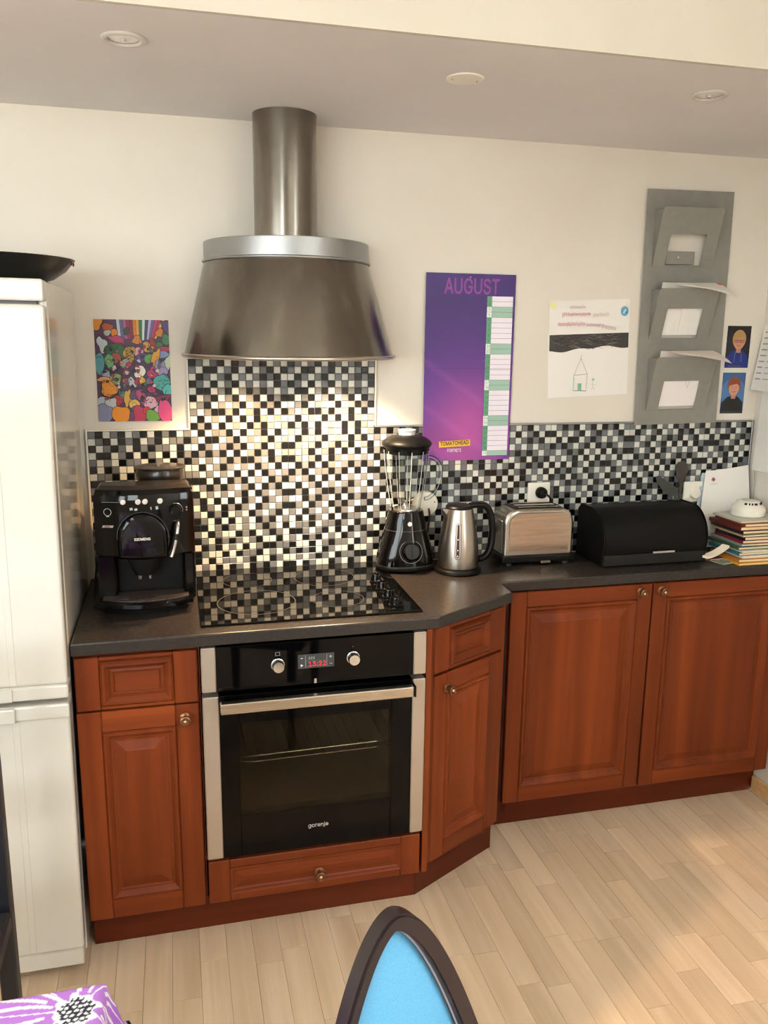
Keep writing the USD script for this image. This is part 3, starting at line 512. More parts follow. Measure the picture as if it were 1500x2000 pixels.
# ------------------------------------------------------------------ coffee machine
WT = 0.9004
cm = thing('coffee_machine', 'black fully automatic coffee machine with silver buttons and steam wand beside the fridge', 'coffee machine')
def plan(front_y, bulge, x0, x1, back, n=17, r=0.018):
    xs = np.linspace(x0, x1, n); c0 = (x0 + x1) / 2; w = (x1 - x0) / 2
    pts = [(x, front_y - bulge * (1 - ((x - c0) / w) ** 2)) for x in xs]
    return Polygon(pts + [(x1, back), (x0, back)])
X0, X1 = -0.262, -0.0065
hp = [(plan(-0.336, 0.024, X0, X1, -0.275), 1.058), (plan(-0.338, 0.026, X0, X1, -0.275), 1.20), (plan(-0.334, 0.024, X0 + 0.002, X1 - 0.002, -0.275), 1.222), (plan(-0.322, 0.020, X0 + 0.006, X1 - 0.006, -0.275), 1.232)]
def loft(layers, caps=True):
    V, F = [], []; n = len(layers[0][0].exterior.coords) - 1
    for p, z in layers: V += [(x, y, z) for x, y in list(p.exterior.coords)[:-1]]
    ccw = layers[0][0].exterior.is_ccw
    for i in range(len(layers) - 1):
        for k in range(n):
            a, b = i * n + k, i * n + (k + 1) % n; q = [(a, b, b + n), (a, b + n, a + n)]; F += q if ccw else [t[::-1] for t in q]
    if caps:
        for li, up in ((0, False), (len(layers) - 1, True)):
            vv, ff = trimesh.creation.triangulate_polygon(Polygon(list(layers[li][0].exterior.coords)), engine='earcut'); b = len(V); V += [(x, y, layers[li][1]) for x, y in vv]
            for t in ff:
                nz = np.cross(vv[t[1]] - vv[t[0]], vv[t[2]] - vv[t[0]]) > 0; F.append(tuple(b + k for k in (t if nz == up else t[::-1])))
    return trimesh.Trimesh(V, F, process=False)
obj('body', cat([hull([(x + dx, y, z) for x, dx in ((X0, 0.0), (X1, 0.0)) for y, z in ((-0.274, 0.912), (-0.274, 1.224), (-0.235, 1.224), (-0.040, 1.150), (-0.035, 1.14), (-0.035, 0.912))]), bx(X0 + 0.02, X1 - 0.02, -0.27, -0.05, WT + 0.0002, 0.914)]), M['black_satin'], cm)
obj('top_cover', loft([(plan(-0.318, 0.020, X0 + 0.008, X1 - 0.008, -0.232), 1.2325), (plan(-0.300, 0.018, X0 + 0.016, X1 - 0.016, -0.240), 1.2405)]), noisy('coffee_top', '#241f1b', '#2c2622', 30, 0.3, metallic=0.4), cm)
obj('front_panel', loft(hp), M['black_gloss'], cm, smooth=30)
for a in ((X0, X0 + 0.050), (X1 - 0.032, X1)):
    obj('side_column', bx(a[0] + 0.0005, a[1] - 0.0005, -0.334, -0.2745, 0.922, 1.0575, 0.006), M['black_gloss'], cm)
obj('recess_wall', bx(X0 + 0.0515, X1 - 0.0335, -0.290, -0.2745, 0.935, 1.057), M['black_satin'], cm)
arch = unary_union([Point(0, 0).buffer(0.064, quad_segs=20), sbox(-0.064, -0.058, 0.064, 0)])
bc = obj('brew_cover', hull(np.vstack([wall(ext(arch.buffer(-d), 0.001), -0.1395, -0.346 - y, 1.112).vertices for d, y in ((0, 0), (0, 0.020), (0.004, 0.027), (0.012, 0.030))])), M['black_gloss'], cm, smooth=35)
obj('brew_trim', wall(tube([(0.0655 * math.cos(t), 0.0655 * math.sin(t), 0) for t in np.linspace(-0.1, math.pi + 0.1, 40)], 0.0012, 6), -0.1395, -0.3635, 1.112), plain('trim_grey', '#54565a', 0.2, 0.8), bc)
obj('spout', hull(np.vstack([lathe([(0.030, 0), (0.046, 0.04)], 24, sy=0.6, loc=(-0.1395, -0.345, 1.010)).vertices, lathe([(0.026, 0)], 24, sy=0.6, loc=(-0.1395, -0.350, 1.004)).vertices])), M['black_satin'], cm, smooth=35)
obj('spout_nozzle', cat([lathe([(0.004, 0), (0.006, 0.014)], 12, loc=(x, -0.352, 0.992)) for x in (-0.152, -0.127)]), M['chrome'], cm)
obj('lettering', wall(meshkit.text_mesh('SIEMENS', 0.0068, 0.0003, True), -0.162, -0.3774, 1.104), M['white_plastic'], bc)
def fy(x): c0, w = (X0 + X1) / 2, (X1 - X0) / 2; return -0.338 - 0.026 * (1 - ((x - c0) / w) ** 2)
for x in (-0.186, -0.148, -0.130, -0.092):
    obj('button', wall(lathe([(0, 0), (0.0075, 0), (0.0075, 0.004), (0.0064, 0.0056), (0, 0.0060)], 24), x, fy(x) + 0.0004, 1.2055), plain('button_silver', '#d9d9d6', 0.3, 0.6) if x == -0.186 else UsdShade.Material.Get(stage, '/World/Looks/button_silver'), cm, smooth=35)
dl = obj('dial', wall(lathe([(0, 0), (0.016, 0), (0.0155, 0.006), (0.0130, 0.016), (0, 0.017)], 28), -0.0525, fy(-0.0525) + 0.001, 1.178), M['black_gloss'], cm, smooth=35)
obj('dial_ring', wall(tube([(0.0185 * math.cos(t), 0.0185 * math.sin(t), 0) for t in np.linspace(-0.3, 1.9, 20)], 0.0008, 6), -0.0525, fy(-0.0525) - 0.0005, 1.178), M['chrome'], dl)
pr = Print()
for x, z, w, h in ((-0.170, 1.183, 0.008, 0.007), (-0.158, 1.182, 0.008, 0.006), (-0.117, 1.183, 0.003, 0.008), (-0.104, 1.183, 0.007, 0.009), (-0.026, 1.181, 0.004, 0.004), (-0.026, 1.174, 0.004, 0.004)): pr.add(affinity.rotate(sbox(x, z, x + w, z + h), 8), '#9fa3a6')
m_, c_ = pr.done(); mm = wall(m_, 0, 0, 0); mm.vertices[:, 1] = [fy(x) - 0.0006 for x in mm.vertices[:, 0]]; obj('symbols', mm, M['ink'], cm, col=c_, kind='stuff')
pr = Print(); pr.add(sbox(-0.2405, 1.2035, -0.196, 1.2050), '#8b8a88'); pr.add(Point(-0.2265, 1.178).buffer(0.0102).difference(Point(-0.2265, 1.178).buffer(0.0086)), '#b5b5b3'); pr.add(sbox(-0.2305, 1.1655, -0.2225, 1.1675), '#b5b5b3')
pr.add(affinity.skew(sbox(-0.2415, 1.136, -0.2135, 1.1425), 20), '#a9a3a0'); pr.add(affinity.skew(sbox(-0.236, 1.1375, -0.222, 1.141), 20), '#8c5f58')
m_, c_ = pr.done(); mm = wall(m_, 0, 0, 0); mm.vertices[:, 1] = [fy(x) - 0.0006 for x in mm.vertices[:, 0]]; obj('side_mark', mm, M['ink'], cm, col=c_)
sw = obj('steam_wand', tube(smooth_path([(-0.048, -0.352, 1.146), (-0.0485, -0.372, 1.139), (-0.055, -0.381, 1.10), (-0.070, -0.384, 1.055)]), 0.0052, 12), M['chrome'], cm, smooth=True)
obj('wand_grip', tube([(-0.0515, -0.3785, 1.118), (-0.0545, -0.3815, 1.102)], 0.0072, 14), M['black_satin'], sw)
tr = [(plan(-0.375, 0.032, X0 + 0.001, X1 - 0.010, -0.292), 0.922), (plan(-0.378, 0.034, X0, X1 - 0.009, -0.292), 0.926), (plan(-0.378, 0.034, X0, X1 - 0.009, -0.292), 0.937), (plan(-0.374, 0.032, X0 + 0.002, X1 - 0.011, -0.292), 0.9405)]
dt = obj('drip_tray', loft(tr), M['black_gloss'], cm, smooth=30)
obj('tray_base', loft([(plan(-0.345, 0.025, X0 + 0.02, X1 - 0.03, -0.276), WT), (plan(-0.352, 0.028, X0 + 0.012, X1 - 0.02, -0.276), 0.9215)]), M['black_matt'], cm)
gp = plan(-0.366, 0.028, X0 + 0.012, X1 - 0.02, -0.300)
slots = unary_union([sbox(-0.175, -0.352, -0.152, -0.346), sbox(-0.136, -0.352, -0.113, -0.346)])
obj('grille', xf(ext(gp.difference(slots), 0.0022), TM([0, 0, 0.9407])), mat('grille', {'g': ('geometry', {}), 'v': ('voronoi_texture', {'scale': 320.0}), 'r': ('rgb_ramp', {'ramp': [(0.1, C('#0c0b0b')), (0.55, C('#5d4f47'))]}), 'p': ('principled_bsdf', {'roughness': 0.35, 'metallic': 0.5})}, [('g.position', 'v.vector'), ('v.distance', 'r.fac'), ('r.color', 'p.base_color')]), dt)
obj('tray_window', bx(-0.205, -0.184, -0.372, -0.340, 0.9430, 0.9436), plain('tray_window', '#5a5f62', 0.3, 0.3), dt)
hp_ = obj('bean_hopper', lathe([(0.055, -0.035), (0.066, 0), (0.068, 0.010), (0.064, 0.022)], 48, sy=0.9, loc=(-0.092, -0.170, 1.2410)), noisy('hopper_smoke', '#241f1c', '#2d2824', 10, 0.2), cm, smooth=40)
obj('hopper_lid', lathe([(0, 0.0), (0.072, 0.0), (0.0725, 0.003), (0.070, 0.0048), (0.02, 0.0075), (0, 0.008)], 48, sy=0.9, loc=(-0.092, -0.165, 1.2642)), noisy('hopper_lid', '#191613', '#201c18', 12, 0.28), hp_, smooth=40)
obj('lid_knob', lathe([(0.005, 0), (0.0055, 0.004), (0.003, 0.006), (0, 0.0064)], 14, loc=(-0.096, -0.185, 1.2695)), M['chrome'], hp_)
obj('cable', tube(smooth_path([(-0.264, -0.06, 1.0), (-0.279, -0.10, 0.985), (-0.284, -0.18, 0.93), (-0.282, -0.26, 0.905), (-0.276, -0.30, 0.9045)]), 0.0032, 8), M['black_matt'], cm)

# ------------------------------------------------------------------ blender
bl = thing('blender', 'jug blender with glass jar and conical black base behind the hob knobs', 'blender', (0.662, -0.084, 0.9063))
def cone(rows, n=56):
    V, F = [], []; a = np.linspace(0, 2 * math.pi, n, endpoint=False)
    for rx, ry, z, p in rows:
        cs, sn = np.cos(a), np.sin(a); V += [(rx * np.sign(c_) * abs(c_) ** p, ry * np.sign(s_) * abs(s_) ** p, z) for c_, s_ in zip(cs, sn)]
    for i in range(len(rows) - 1):
        for k in range(n): k2 = (k + 1) % n; F += [(i * n + k, i * n + k2, (i + 1) * n + k2), (i * n + k, (i + 1) * n + k2, (i + 1) * n + k)]
    b = len(V); V += [(0, 0, rows[0][2]), (0, 0, rows[-1][2])]
    for k in range(n): k2 = (k + 1) % n; F += [(b, k2, k), (b + 1, (len(rows) - 1) * n + k, (len(rows) - 1) * n + k2)]
    return trimesh.Trimesh(V, F, process=False)
obj('base_foot', cone([(0.088, 0.068, 0.0, 0.85), (0.094, 0.0725, 0.003, 0.85), (0.0955, 0.0735, 0.010, 0.85), (0.094, 0.072, 0.014, 0.85)]), M['black_satin'], bl, smooth=40)
obj('base_band', cone([(0.0945, 0.0725, 0.0142, 0.85), (0.0945, 0.0725, 0.0170, 0.85)]), plain('base_band', '#6a625a', 0.3, 0.9), bl)
obj('motor_base', cone([(0.0935, 0.072, 0.0172, 0.85), (0.0915, 0.071, 0.045, 0.88), (0.0800, 0.066, 0.090, 0.92), (0.0685, 0.0605, 0.130, 0.96), (0.0600, 0.0560, 0.165, 1.0), (0.0570, 0.054, 0.186, 1.0), (0.0540, 0.0515, 0.190, 1.0)]), M['black_gloss'], bl, smooth=50)
obj('seam', cone([(0.0693, 0.0612, 0.1288, 0.96), (0.0690, 0.0609, 0.1304, 0.96)]), plain('seam_grey', '#3a3a3c', 0.3), bl)
# dial on the sloping front
Td_ = TM([0, -0.0685, 0.066]) @ RM(math.radians(-14), [1, 0, 0])
kn = obj('dial', xf(wall(lathe([(0, 0), (0.0285, 0), (0.0290, 0.004), (0.0265, 0.0155), (0.0235, 0.019), (0, 0.0195)], 40)), Td_), M['black_gloss'], bl, smooth=35)
obj('dial_ring', xf(wall(tube([(0.037 * math.cos(t), 0.036 * math.sin(t), 0.002) for t in np.linspace(0, 2 * math.pi, 40, endpoint=False)], 0.0014, 6, closed=True)), Td_), plain('dial_ring', '#66686c', 0.15, 0.9), kn)
obj('dial_pointer', xf(wall(bx(-0.0015, 0.0015, -0.02, 0.02, 0.0196, 0.0215, 0.0005)), Td_), M['black_gloss'], kn)
obj('badge', xf(wall(lathe([(0, 0), (0.0072, 0), (0.0068, 0.0012), (0, 0.0015)], 24), -0.002, -0.0588, 0.1535), RM(math.radians(0), [1, 0, 0])), M['white_plastic'], bl)
jar_o = [(0.0455, 0.190), (0.0475, 0.200), (0.0530, 0.232), (0.0620, 0.290), (0.0690, 0.350), (0.0710, 0.382), (0.0715, 0.388)]
def ribbed(rows, amp, n=120):
    V, F = [], []; a = np.linspace(0, 2 * math.pi, n, endpoint=False)
    for r, z in rows: q = r + amp * np.cos(12 * a) * min(1, max(0, (z - 0.2) * 20)) * min(1, max(0, (0.375 - z) * 30)); V += list(zip(q * np.cos(a), q * np.sin(a), np.full(n, z)))
    for i in range(len(rows) - 1):
        for k in range(n): k2 = (k + 1) % n; F += [(i * n + k, i * n + k2, (i + 1) * n + k2), (i * n + k, (i + 1) * n + k2, (i + 1) * n + k)]
    return trimesh.Trimesh(V, F, process=False)
def densify(rows, k=5):
    r = np.array(rows); t = np.linspace(0, len(r) - 1, (len(r) - 1) * k + 1); return np.c_[np.interp(t, range(len(r)), r[:, 0]), np.interp(t, range(len(r)), r[:, 1])]
jr = obj('jar', ribbed(densify(jar_o, 8), 0.0), M['clear_glass'], bl, smooth=True)
jr_h = obj('jar_handle', tube(smooth_path([(0.0700, 0, 0.357), (0.094, 0, 0.350), (0.113, 0, 0.325), (0.112, 0, 0.285), (0.098, 0, 0.247), (0.078, 0, 0.226), (0.0620, 0, 0.222)]), 0.0062, 12), M['glass_rim'], jr, smooth=True)
for i_r, a in enumerate(np.linspace(0.1, 2 * math.pi + 0.1, 11, endpoint=False)): obj('jar_rib', tube([((r + 0.0004) * math.cos(a), (r + 0.0004) * math.sin(a), z) for r, z in densify(jar_o[1:-1], 2)], (0.0011, 0.0007, 0.0014)[i_r % 3], 8), M['glass_rib'], jr, smooth=True)
obj('handle_edge', tube(smooth_path([(0.0700, -0.0062, 0.357), (0.094, -0.0062, 0.350), (0.113, -0.0062, 0.325), (0.112, -0.0062, 0.285), (0.098, -0.0062, 0.247), (0.078, -0.0062, 0.226)]), 0.0009, 8), M['glass_rib'], jr_h, smooth=True)
obj('blade', cat([xf(hull([(-0.004, -0.006, 0), (0.004, -0.006, 0), (0.006, 0.022, 0.008), (0.001, 0.030, 0.014), (-0.006, 0.022, 0.008), (0, 0.0, 0.0015), (0, 0.02, 0.010)]), TM([0, 0, 0.214]) @ RM(a, [0, 0, 1])) for a in (0.9, 2.3, 4.1, 5.4)] + [lathe([(0.012, 0), (0.011, 0.008), (0.006, 0.016), (0.006, 0.024), (0, 0.025)], 20, loc=(0, 0, 0.196))]), M['chrome'], jr)
obj('blade_seat', lathe([(0, 0), (0.041, 0), (0.039, 0.005), (0, 0.0055)], 40, loc=(0, 0, 0.1905)), M['chrome'], jr)
ld = obj('lid', lathe([(0.066, 0.372), (0.0672, 0.389), (0.0720, 0.3895), (0.0740, 0.393), (0.0785, 0.3985), (0.0790, 0.4040), (0.0745, 0.4110), (0.062, 0.4200), (0.046, 0.4270), (0.032, 0.4305), (0.030, 0.4300)], 56), M['black_satin'], bl, smooth=50)
obj('lid_cap', lathe([(0, 0.420), (0.0255, 0.420), (0.0265, 0.432), (0.0270, 0.441), (0.0285, 0.4425), (0.0285, 0.446), (0.0255, 0.447), (0, 0.447)], 32), M['glass_rib'], ld, smooth=40)
obj('cable', tube(smooth_path([(0.075, 0.03, 0.02), (0.088, 0.055, 0.06), (0.093, 0.056, 0.10), (0.096, 0.050, 0.15), (0.094, 0.0530, 0.178)]), 0.003, 8), M['black_matt'], bl)

# ------------------------------------------------------------------ kettle
kt = thing('kettle', 'brushed steel electric kettle with black handle between the blender and the toaster', 'kettle', (0.822, -0.145, 0.9006))
obj('power_base', lathe([(0, 0), (0.074, 0), (0.0765, 0.004), (0.0755, 0.011), (0.066, 0.0165), (0, 0.017)], 56), M['black_satin'], kt, smooth=40)
kb_ = [(0.0, 0.0176), (0.0635, 0.0176), (0.0655, 0.020), (0.0655, 0.045), (0.0640, 0.080), (0.0590, 0.120), (0.0520, 0.160), (0.0450, 0.196), (0.0425, 0.2065)]
obj('body', lathe(kb_, 72), M['steel'], kt, smooth=40)
obj('spout', hull([(-0.036, -0.016, 0.205), (-0.036, 0.016, 0.205), (-0.041, -0.013, 0.182), (-0.041, 0.013, 0.182), (-0.060, -0.005, 0.2075), (-0.060, 0.005, 0.2075), (-0.047, 0, 0.160), (-0.030, 0, 0.207)]), M['steel'], kt)
obj('lid', lathe([(0.0, 0.2068), (0.0435, 0.2068), (0.0440, 0.210), (0.0400, 0.2155), (0.024, 0.2190), (0, 0.2200)], 48), M['black_satin'], kt, smooth=40)
hpth = smooth_path([(0.036, 0, 0.2115), (0.062, 0, 0.2150), (0.090, 0, 0.2080), (0.108, 0, 0.176), (0.1150, 0, 0.130), (0.1120, 0, 0.082), (0.098, 0, 0.048), (0.070, 0, 0.036)])
def strap(path, w, t):
    V, F = [], []; N = len(path)
    for i, p in enumerate(path):
        d = path[min(i + 1, N - 1)] - path[max(i - 1, 0)]; d /= np.linalg.norm(d); nrm = np.array([-d[2], 0, d[0]])
        for a in np.linspace(0, 2 * math.pi, 12, endpoint=False): V.append(p + nrm * t * math.cos(a) + np.array([0, 1, 0]) * w * math.sin(a))
    for i in range(N - 1):
        for k in range(12): k2 = (k + 1) % 12; F += [(i * 12 + k, i * 12 + k2, (i + 1) * 12 + k2), (i * 12 + k, (i + 1) * 12 + k2, (i + 1) * 12 + k)]
    V += [path[0], path[-1]]
    for k in range(12): k2 = (k + 1) % 12; F += [(len(V) - 2, k2, k), (len(V) - 1, (N - 1) * 12 + k, (N - 1) * 12 + k2)]
    return trimesh.Trimesh(np.array(V), F, process=False)
obj('handle', strap(hpth, 0.0135, 0.0105), M['black_satin'], kt, smooth=50)
gl = Point(0, 0).buffer(0.011).union(Point(0, 0.096).buffer(0.009)); gl = gl.convex_hull
gz = RM(math.radians(-20), [0, 0, 1]) ; Tg = gz @ TM([0, -0.0628, 0.064]) @ RM(math.radians(-7.8), [1, 0, 0])
gg = obj('level_gauge', xf(wall(hull(np.vstack([ext(gl, 0.003).vertices, xf(ext(gl.buffer(-0.002), 0.001), TM([0, 0, 0.0045])).vertices]))), Tg), plain('gauge_frame', '#a39a97', 0.2, 0.6), kt)
obj('gauge_window', xf(wall(ext(gl.buffer(-0.0065), 0.0008), 0, -0.0056, 0.0), Tg), plain('gauge_window', '#2d2522', 0.12), gg)
obj('gauge_dots', xf(cat([wall(lathe([(0, 0), (0.0026, 0), (0.0022, 0.0008), (0, 0.001)], 12), 0, -0.0064, z) for z in (0.0, 0.018, 0.052)]), Tg), M['chrome'], gg)

# ------------------------------------------------------------------ toaster
to = thing('toaster', 'brushed steel two-slot toaster on a black base between the kettle and the bread box', 'toaster', (1.108, -0.078, 0.9006), -1.5)
def prof(w, h, r, rb=0.004): return unary_union([sbox(-w, 0, w, h - r), sbox(-w + r, 0, w - r, h), Point(-w + r, h - r).buffer(r, quad_segs=12), Point(w - r, h - r).buffer(r, quad_segs=12)])
TW, TH = 0.121, 0.152
obj('base', hull(np.vstack([rbx(-0.129, 0.129, -0.066, 0.062, 0.010, 0.036, 0.006).vertices])), M['black_satin'], to)
[obj('foot', lathe([(0, 0), (0.011, 0), (0.011, 0.012), (0, 0.012)], 16, loc=(x, y, 0)), M['black_matt'], to) for x in (-0.1, 0.1) for y in (-0.048, 0.045)]
lay_ = [(0.0, 0.056), (0.0, 0.050), (0.0, -0.050), (0.004, -0.0555), (0.010, -0.058)]
pts = []
for d, y in ((0.006, 0.056), (0.0, 0.050), (0.0, -0.050), (0.003, -0.0545), (0.008, -0.0575)):
    pp = prof(TW - d, TH - d, 0.046); pts.append(np.array([(x, y, z + 0.0365) for x, z in pp.exterior.coords]))
obj('shell', hull(np.vstack(pts)), M['steel'], to, smooth=30)
pf = prof(TW - 0.016, TH - 0.014, 0.036); fp = ext(pf, 0.0015)
obj('front_plate', xf(wall(fp), TM([0, -0.0555, 0.0385]) @ RM(math.radians(3.0), [1, 0, 0])), M['steel_h'], to)
[obj('end_cap', bx(a - 0.0021, a + 0.0021, -0.040, 0.040, 0.0375, 0.150, 0.0015), M['steel'], to) for a in (-0.1234, 0.1234)]
obj('top_plate', bx(-0.084, 0.084, -0.046, 0.046, 0.1888, 0.1902, 0.0006), plain('toaster_top', '#3d3a37', 0.35, 0.6), to)
obj('slot', cat([bx(-0.070, 0.070, y - 0.013, y + 0.013, 0.1903, 0.1912) for y in (-0.021, 0.021)]), M['dark'], to)
obj('slot_guard', cat([tube([(-0.070, y, 0.1925), (0.070, y, 0.1925)], 0.0016, 6) for y in (-0.036, -0.006, 0.006, 0.036)]), M['chrome'], to)
obj('lever', rbx(0.1258, 0.140, -0.012, 0.012, 0.120, 0.134, 0.004), M['black_satin'], to)
obj('nameplate', wall(ext(sbox(0, 0, 0.017, 0.0035), 0.0003), 0.078, -0.0593, 0.056), plain('nameplate', '#6b5a3c', 0.4, 0.5), to)
tk = obj('crumb_tray', bx(0.006, 0.040, -0.069, -0.0662, 0.008, 0.016, 0.001), M['steel'], to)

# ------------------------------------------------------------------ bread box
bb = thing('bread_box', 'black metal roll-top bread box with a slim silver handle left of the books', 'bread box', (1.4905, -0.122, 0.9006))
BW, BH = 0.193, 0.186
def side(s=0.0):
    pts = [(-0.093 + s, 0.004), (-0.093 + s, 0.040)]; pts += [(-0.003 - (0.098 - s) * math.cos(t), 0.075 + (BH - 0.075 - s) * math.sin(t)) for t in np.linspace(0.0, math.pi / 2, 24)]
    pts += [(0.070, BH - s), (0.092 - s, BH - 0.022 - s), (0.092 - s, 0.004)]; return pts
def slab(pts, x0, x1):
    p = ext(Polygon(pts), x1 - x0); v = p.vertices; return trimesh.Trimesh(np.c_[v[:, 2] + x0, v[:, 0], v[:, 1]], p.faces, process=False)
obj('shell', slab(side(0.004), -BW + 0.004, BW - 0.004), M['black_satin'], bb, smooth=35)
for s in (-1, 1): obj('side_panel', slab(side(0.0), min(s * (BW - 0.0035), s * BW), max(s * (BW - 0.0035), s * BW)), M['black_satin'], bb, smooth=35)
arc = [(-0.003 - 0.0965 * math.cos(t), 0.075 + (BH - 0.0765) * math.sin(t)) for t in np.linspace(-0.30, math.pi / 2 + 0.05, 30)]; arc2 = [(-0.003 - 0.0945 * math.cos(t), 0.075 + (BH - 0.0785) * math.sin(t)) for t in np.linspace(math.pi / 2 + 0.05, -0.30, 30)]
rl = obj('roll_lid', slab(arc + arc2, -BW + 0.006, BW - 0.006), noisy('bread_lid', '#0c0c0c', '#100f0f', 30.0, 0.5, specular_ior_level=0.15), bb, smooth=35)
obj('handle', cat([rbx(-0.018, 0.064, -0.112, -0.1035, 0.0435, 0.0515, 0.002), bx(-0.016, -0.012, -0.106, -0.094, 0.045, 0.050), bx(0.058, 0.062, -0.106, -0.094, 0.045, 0.050)]), M['chrome'], rl)
obj('front_rail', bx(-BW + 0.005, BW - 0.005, -0.0955, -0.0925, 0.004, 0.041, 0.001), M['black_matt'], bb)
[obj('foot', lathe([(0, 0), (0.008, 0), (0.008, 0.0045), (0, 0.0045)], 12, loc=(x, y, 0)), M['black_matt'], bb) for x in (-0.17, 0.17) for y in (-0.075, 0.075)]

# ------------------------------------------------------------------ sockets and switch
sk = thing('wall_socket', 'white wall socket with a black plug in the mosaic above the toaster', 'socket', (1.156, -0.0025, 1.117))
obj('plate', rbx(-0.041, 0.041, -0.011, 0.0, -0.038, 0.038, 0.005), M['white_plastic'], sk)
obj('recess', wall(lathe([(0.0, 0), (0.0215, 0.0), (0.0215, 0.0008)], 32), 0.002, -0.0112, 0.004), M['white_plastic'], sk)
pg = thing('plug', 'black mains plug in the white socket with its cord running down behind the toaster', 'plug', (1.160, -0.0148, 1.121))
obj('plug_body', wall(lathe([(0, 0), (0.0195, 0), (0.0198, 0.004), (0.0185, 0.016), (0.013, 0.022), (0, 0.0235)], 32)), M['black_satin'], pg, smooth=40)
obj('cord', tube(smooth_path([(0.008, -0.020, -0.002), (0.020, -0.025, -0.010), (0.030, -0.020, -0.024), (0.033, -0.010, -0.040), (0.026, -0.004, -0.058), (0.012, -0.001, -0.066)]), 0.0036, 8), M['black_matt'], pg, smooth=True)
s2 = thing('timer_socket', 'round cream plug-in timer on the mosaic half hidden behind the blender jar', 'timer', (0.748, -0.0025, 1.098))
obj('dial', wall(lathe([(0, 0), (0.041, 0), (0.042, 0.004), (0.042, 0.020), (0.039, 0.024), (0, 0.025)], 40)), M['white_plastic'], s2, smooth=40)
obj('pin_mark', wall(lathe([(0, 0), (0.0028, 0), (0.0028, 0.0006), (0, 0.0006)], 12), 0.029, -0.0242, 0.006), plain('pin_mark', '#8a7a66', 0.5), s2)
s3 = thing('dimmer_switch', 'cream square wall switch with a round dimmer knob above the bread box', 'switch', (1.757, -0.0025, 1.102))
obj('plate', rbx(-0.0385, 0.0385, -0.010, 0.0, -0.038, 0.038, 0.004), M['white_plastic'], s3)
obj('knob', wall(lathe([(0.0215, 0), (0.0215, 0.002), (0.020, 0.010), (0.017, 0.0125), (0, 0.0130)], 36), 0.006, -0.0098, -0.004), M['white_plastic'], s3, smooth=40)
lf = thing('salad_servers', 'pair of dark grey paddle-shaped utensils standing behind the bread box by the switch', 'utensil', (1.688, -0.0215, 0.9006))
def paddle(path, w, t=0.0022):
    c0 = LineString(path).buffer(0.006); P_ = np.array(path); hd_ = Polygon(w); return wall(ext(c0.union(hd_), t))
obj('paddle', xf(paddle([(0.0, 0.0), (0.004, 0.12), (0.010, 0.24)], [(0.004, 0.235), (-0.012, 0.262), (-0.018, 0.290), (-0.010, 0.312), (0.010, 0.318), (0.028, 0.306), (0.034, 0.286), (0.026, 0.262), (0.016, 0.236)]), TM([0, 0.0, 0])), plain('utensil_grey', '#3b3733', 0.5), lf)
obj('paddle', xf(paddle([(-0.004, 0.0), (-0.006, 0.10), (-0.012, 0.200)], [(-0.004, 0.195), (-0.010, 0.222), (-0.050, 0.246), (-0.085, 0.268), (-0.098, 0.264), (-0.092, 0.246), (-0.066, 0.214), (-0.040, 0.197), (-0.016, 0.192)]), TM([0, -0.0045, 0])), plain('utensil_green', '#3d423c', 0.5), lf)

# ------------------------------------------------------------------ books, papers and detector in the right corner
def book(name, label, x0, x1, y0, y1, z, t, cover, page='#e9d9bd', rot=0.0, cat_='book', group=None):
    cx, cy = (x0 + x1) / 2, (y0 + y1) / 2; o = thing(name, label, cat_, (cx, cy, z), rot, group); w, d = x1 - x0, y1 - y0; ct = min(0.0016, t * 0.2)
    cm_ = plain('cover_' + str(len(_used)), cover, 0.42)
    obj('page_block', bx(-w / 2 + 0.003, w / 2 - 0.002, -d / 2 + 0.002, d / 2 - 0.002, ct, t - ct), PAGES.setdefault(page, plain('pages_' + page.strip('#'), page, 0.85)), o)
    obj('cover', cat([bx(-w / 2, w / 2, -d / 2, d / 2, 0.0, ct - 0.0001), bx(-w / 2, w / 2, -d / 2, d / 2, t - ct + 0.0001, t), bx(-w / 2, -w / 2 + 0.0022, -d / 2, d / 2, ct - 0.0001, t - ct + 0.0001)]), cm_, o)
    return o
PAGES = {}
STACK = [('#e2a92c', '#e8d4a8', 0.0075, 'thin yellow booklet at the very bottom of the book pile'), ('#b8722f', '#ead2a4', 0.0105, 'orange-brown book just above the yellow booklet at the bottom of the pile'), ('#e7dfd0', '#efd9b0', 0.0080, 'white-covered thin book low in the pile above the orange-brown one'),
         ('#33707a', '#ecd6ac', 0.0100, 'teal book low in the pile in the right corner'), ('#d9d4c8', '#f0dcb4', 0.0065, 'pale thin book between the teal one and the green one'), ('#3c5a41', '#ecd4a6', 0.0100, 'green book in the middle of the pile'),
         ('#8b8f86', '#f0dab0', 0.0080, 'grey-green magazine in the middle of the pile above the green book'), ('#7c1f2a', '#f2dcb2', 0.0110, 'crimson book in the middle of the pile'), ('#1c2230', '#eed6a8', 0.0120, 'navy blue book above the crimson one'),
         ('#b09a6c', '#f6efe2', 0.0060, 'tan paperback with white page edges in the upper half of the pile'), ('#262330', '#efd8ac', 0.0115, 'near-black book below the maroon ones near the top of the pile'), ('#6d2b26', '#eed2a0', 0.0130, 'thick maroon book near the top of the pile'), ('#82412a', '#f0d4a4', 0.0110, 'red-brown book second from the top of the pile'),
         ('#c9c4b6', '#f0d8ac', 0.0070, 'white patterned book at the top of the pile under the smoke detector')]
z = WT + 0.0002; rb = random.Random(3)
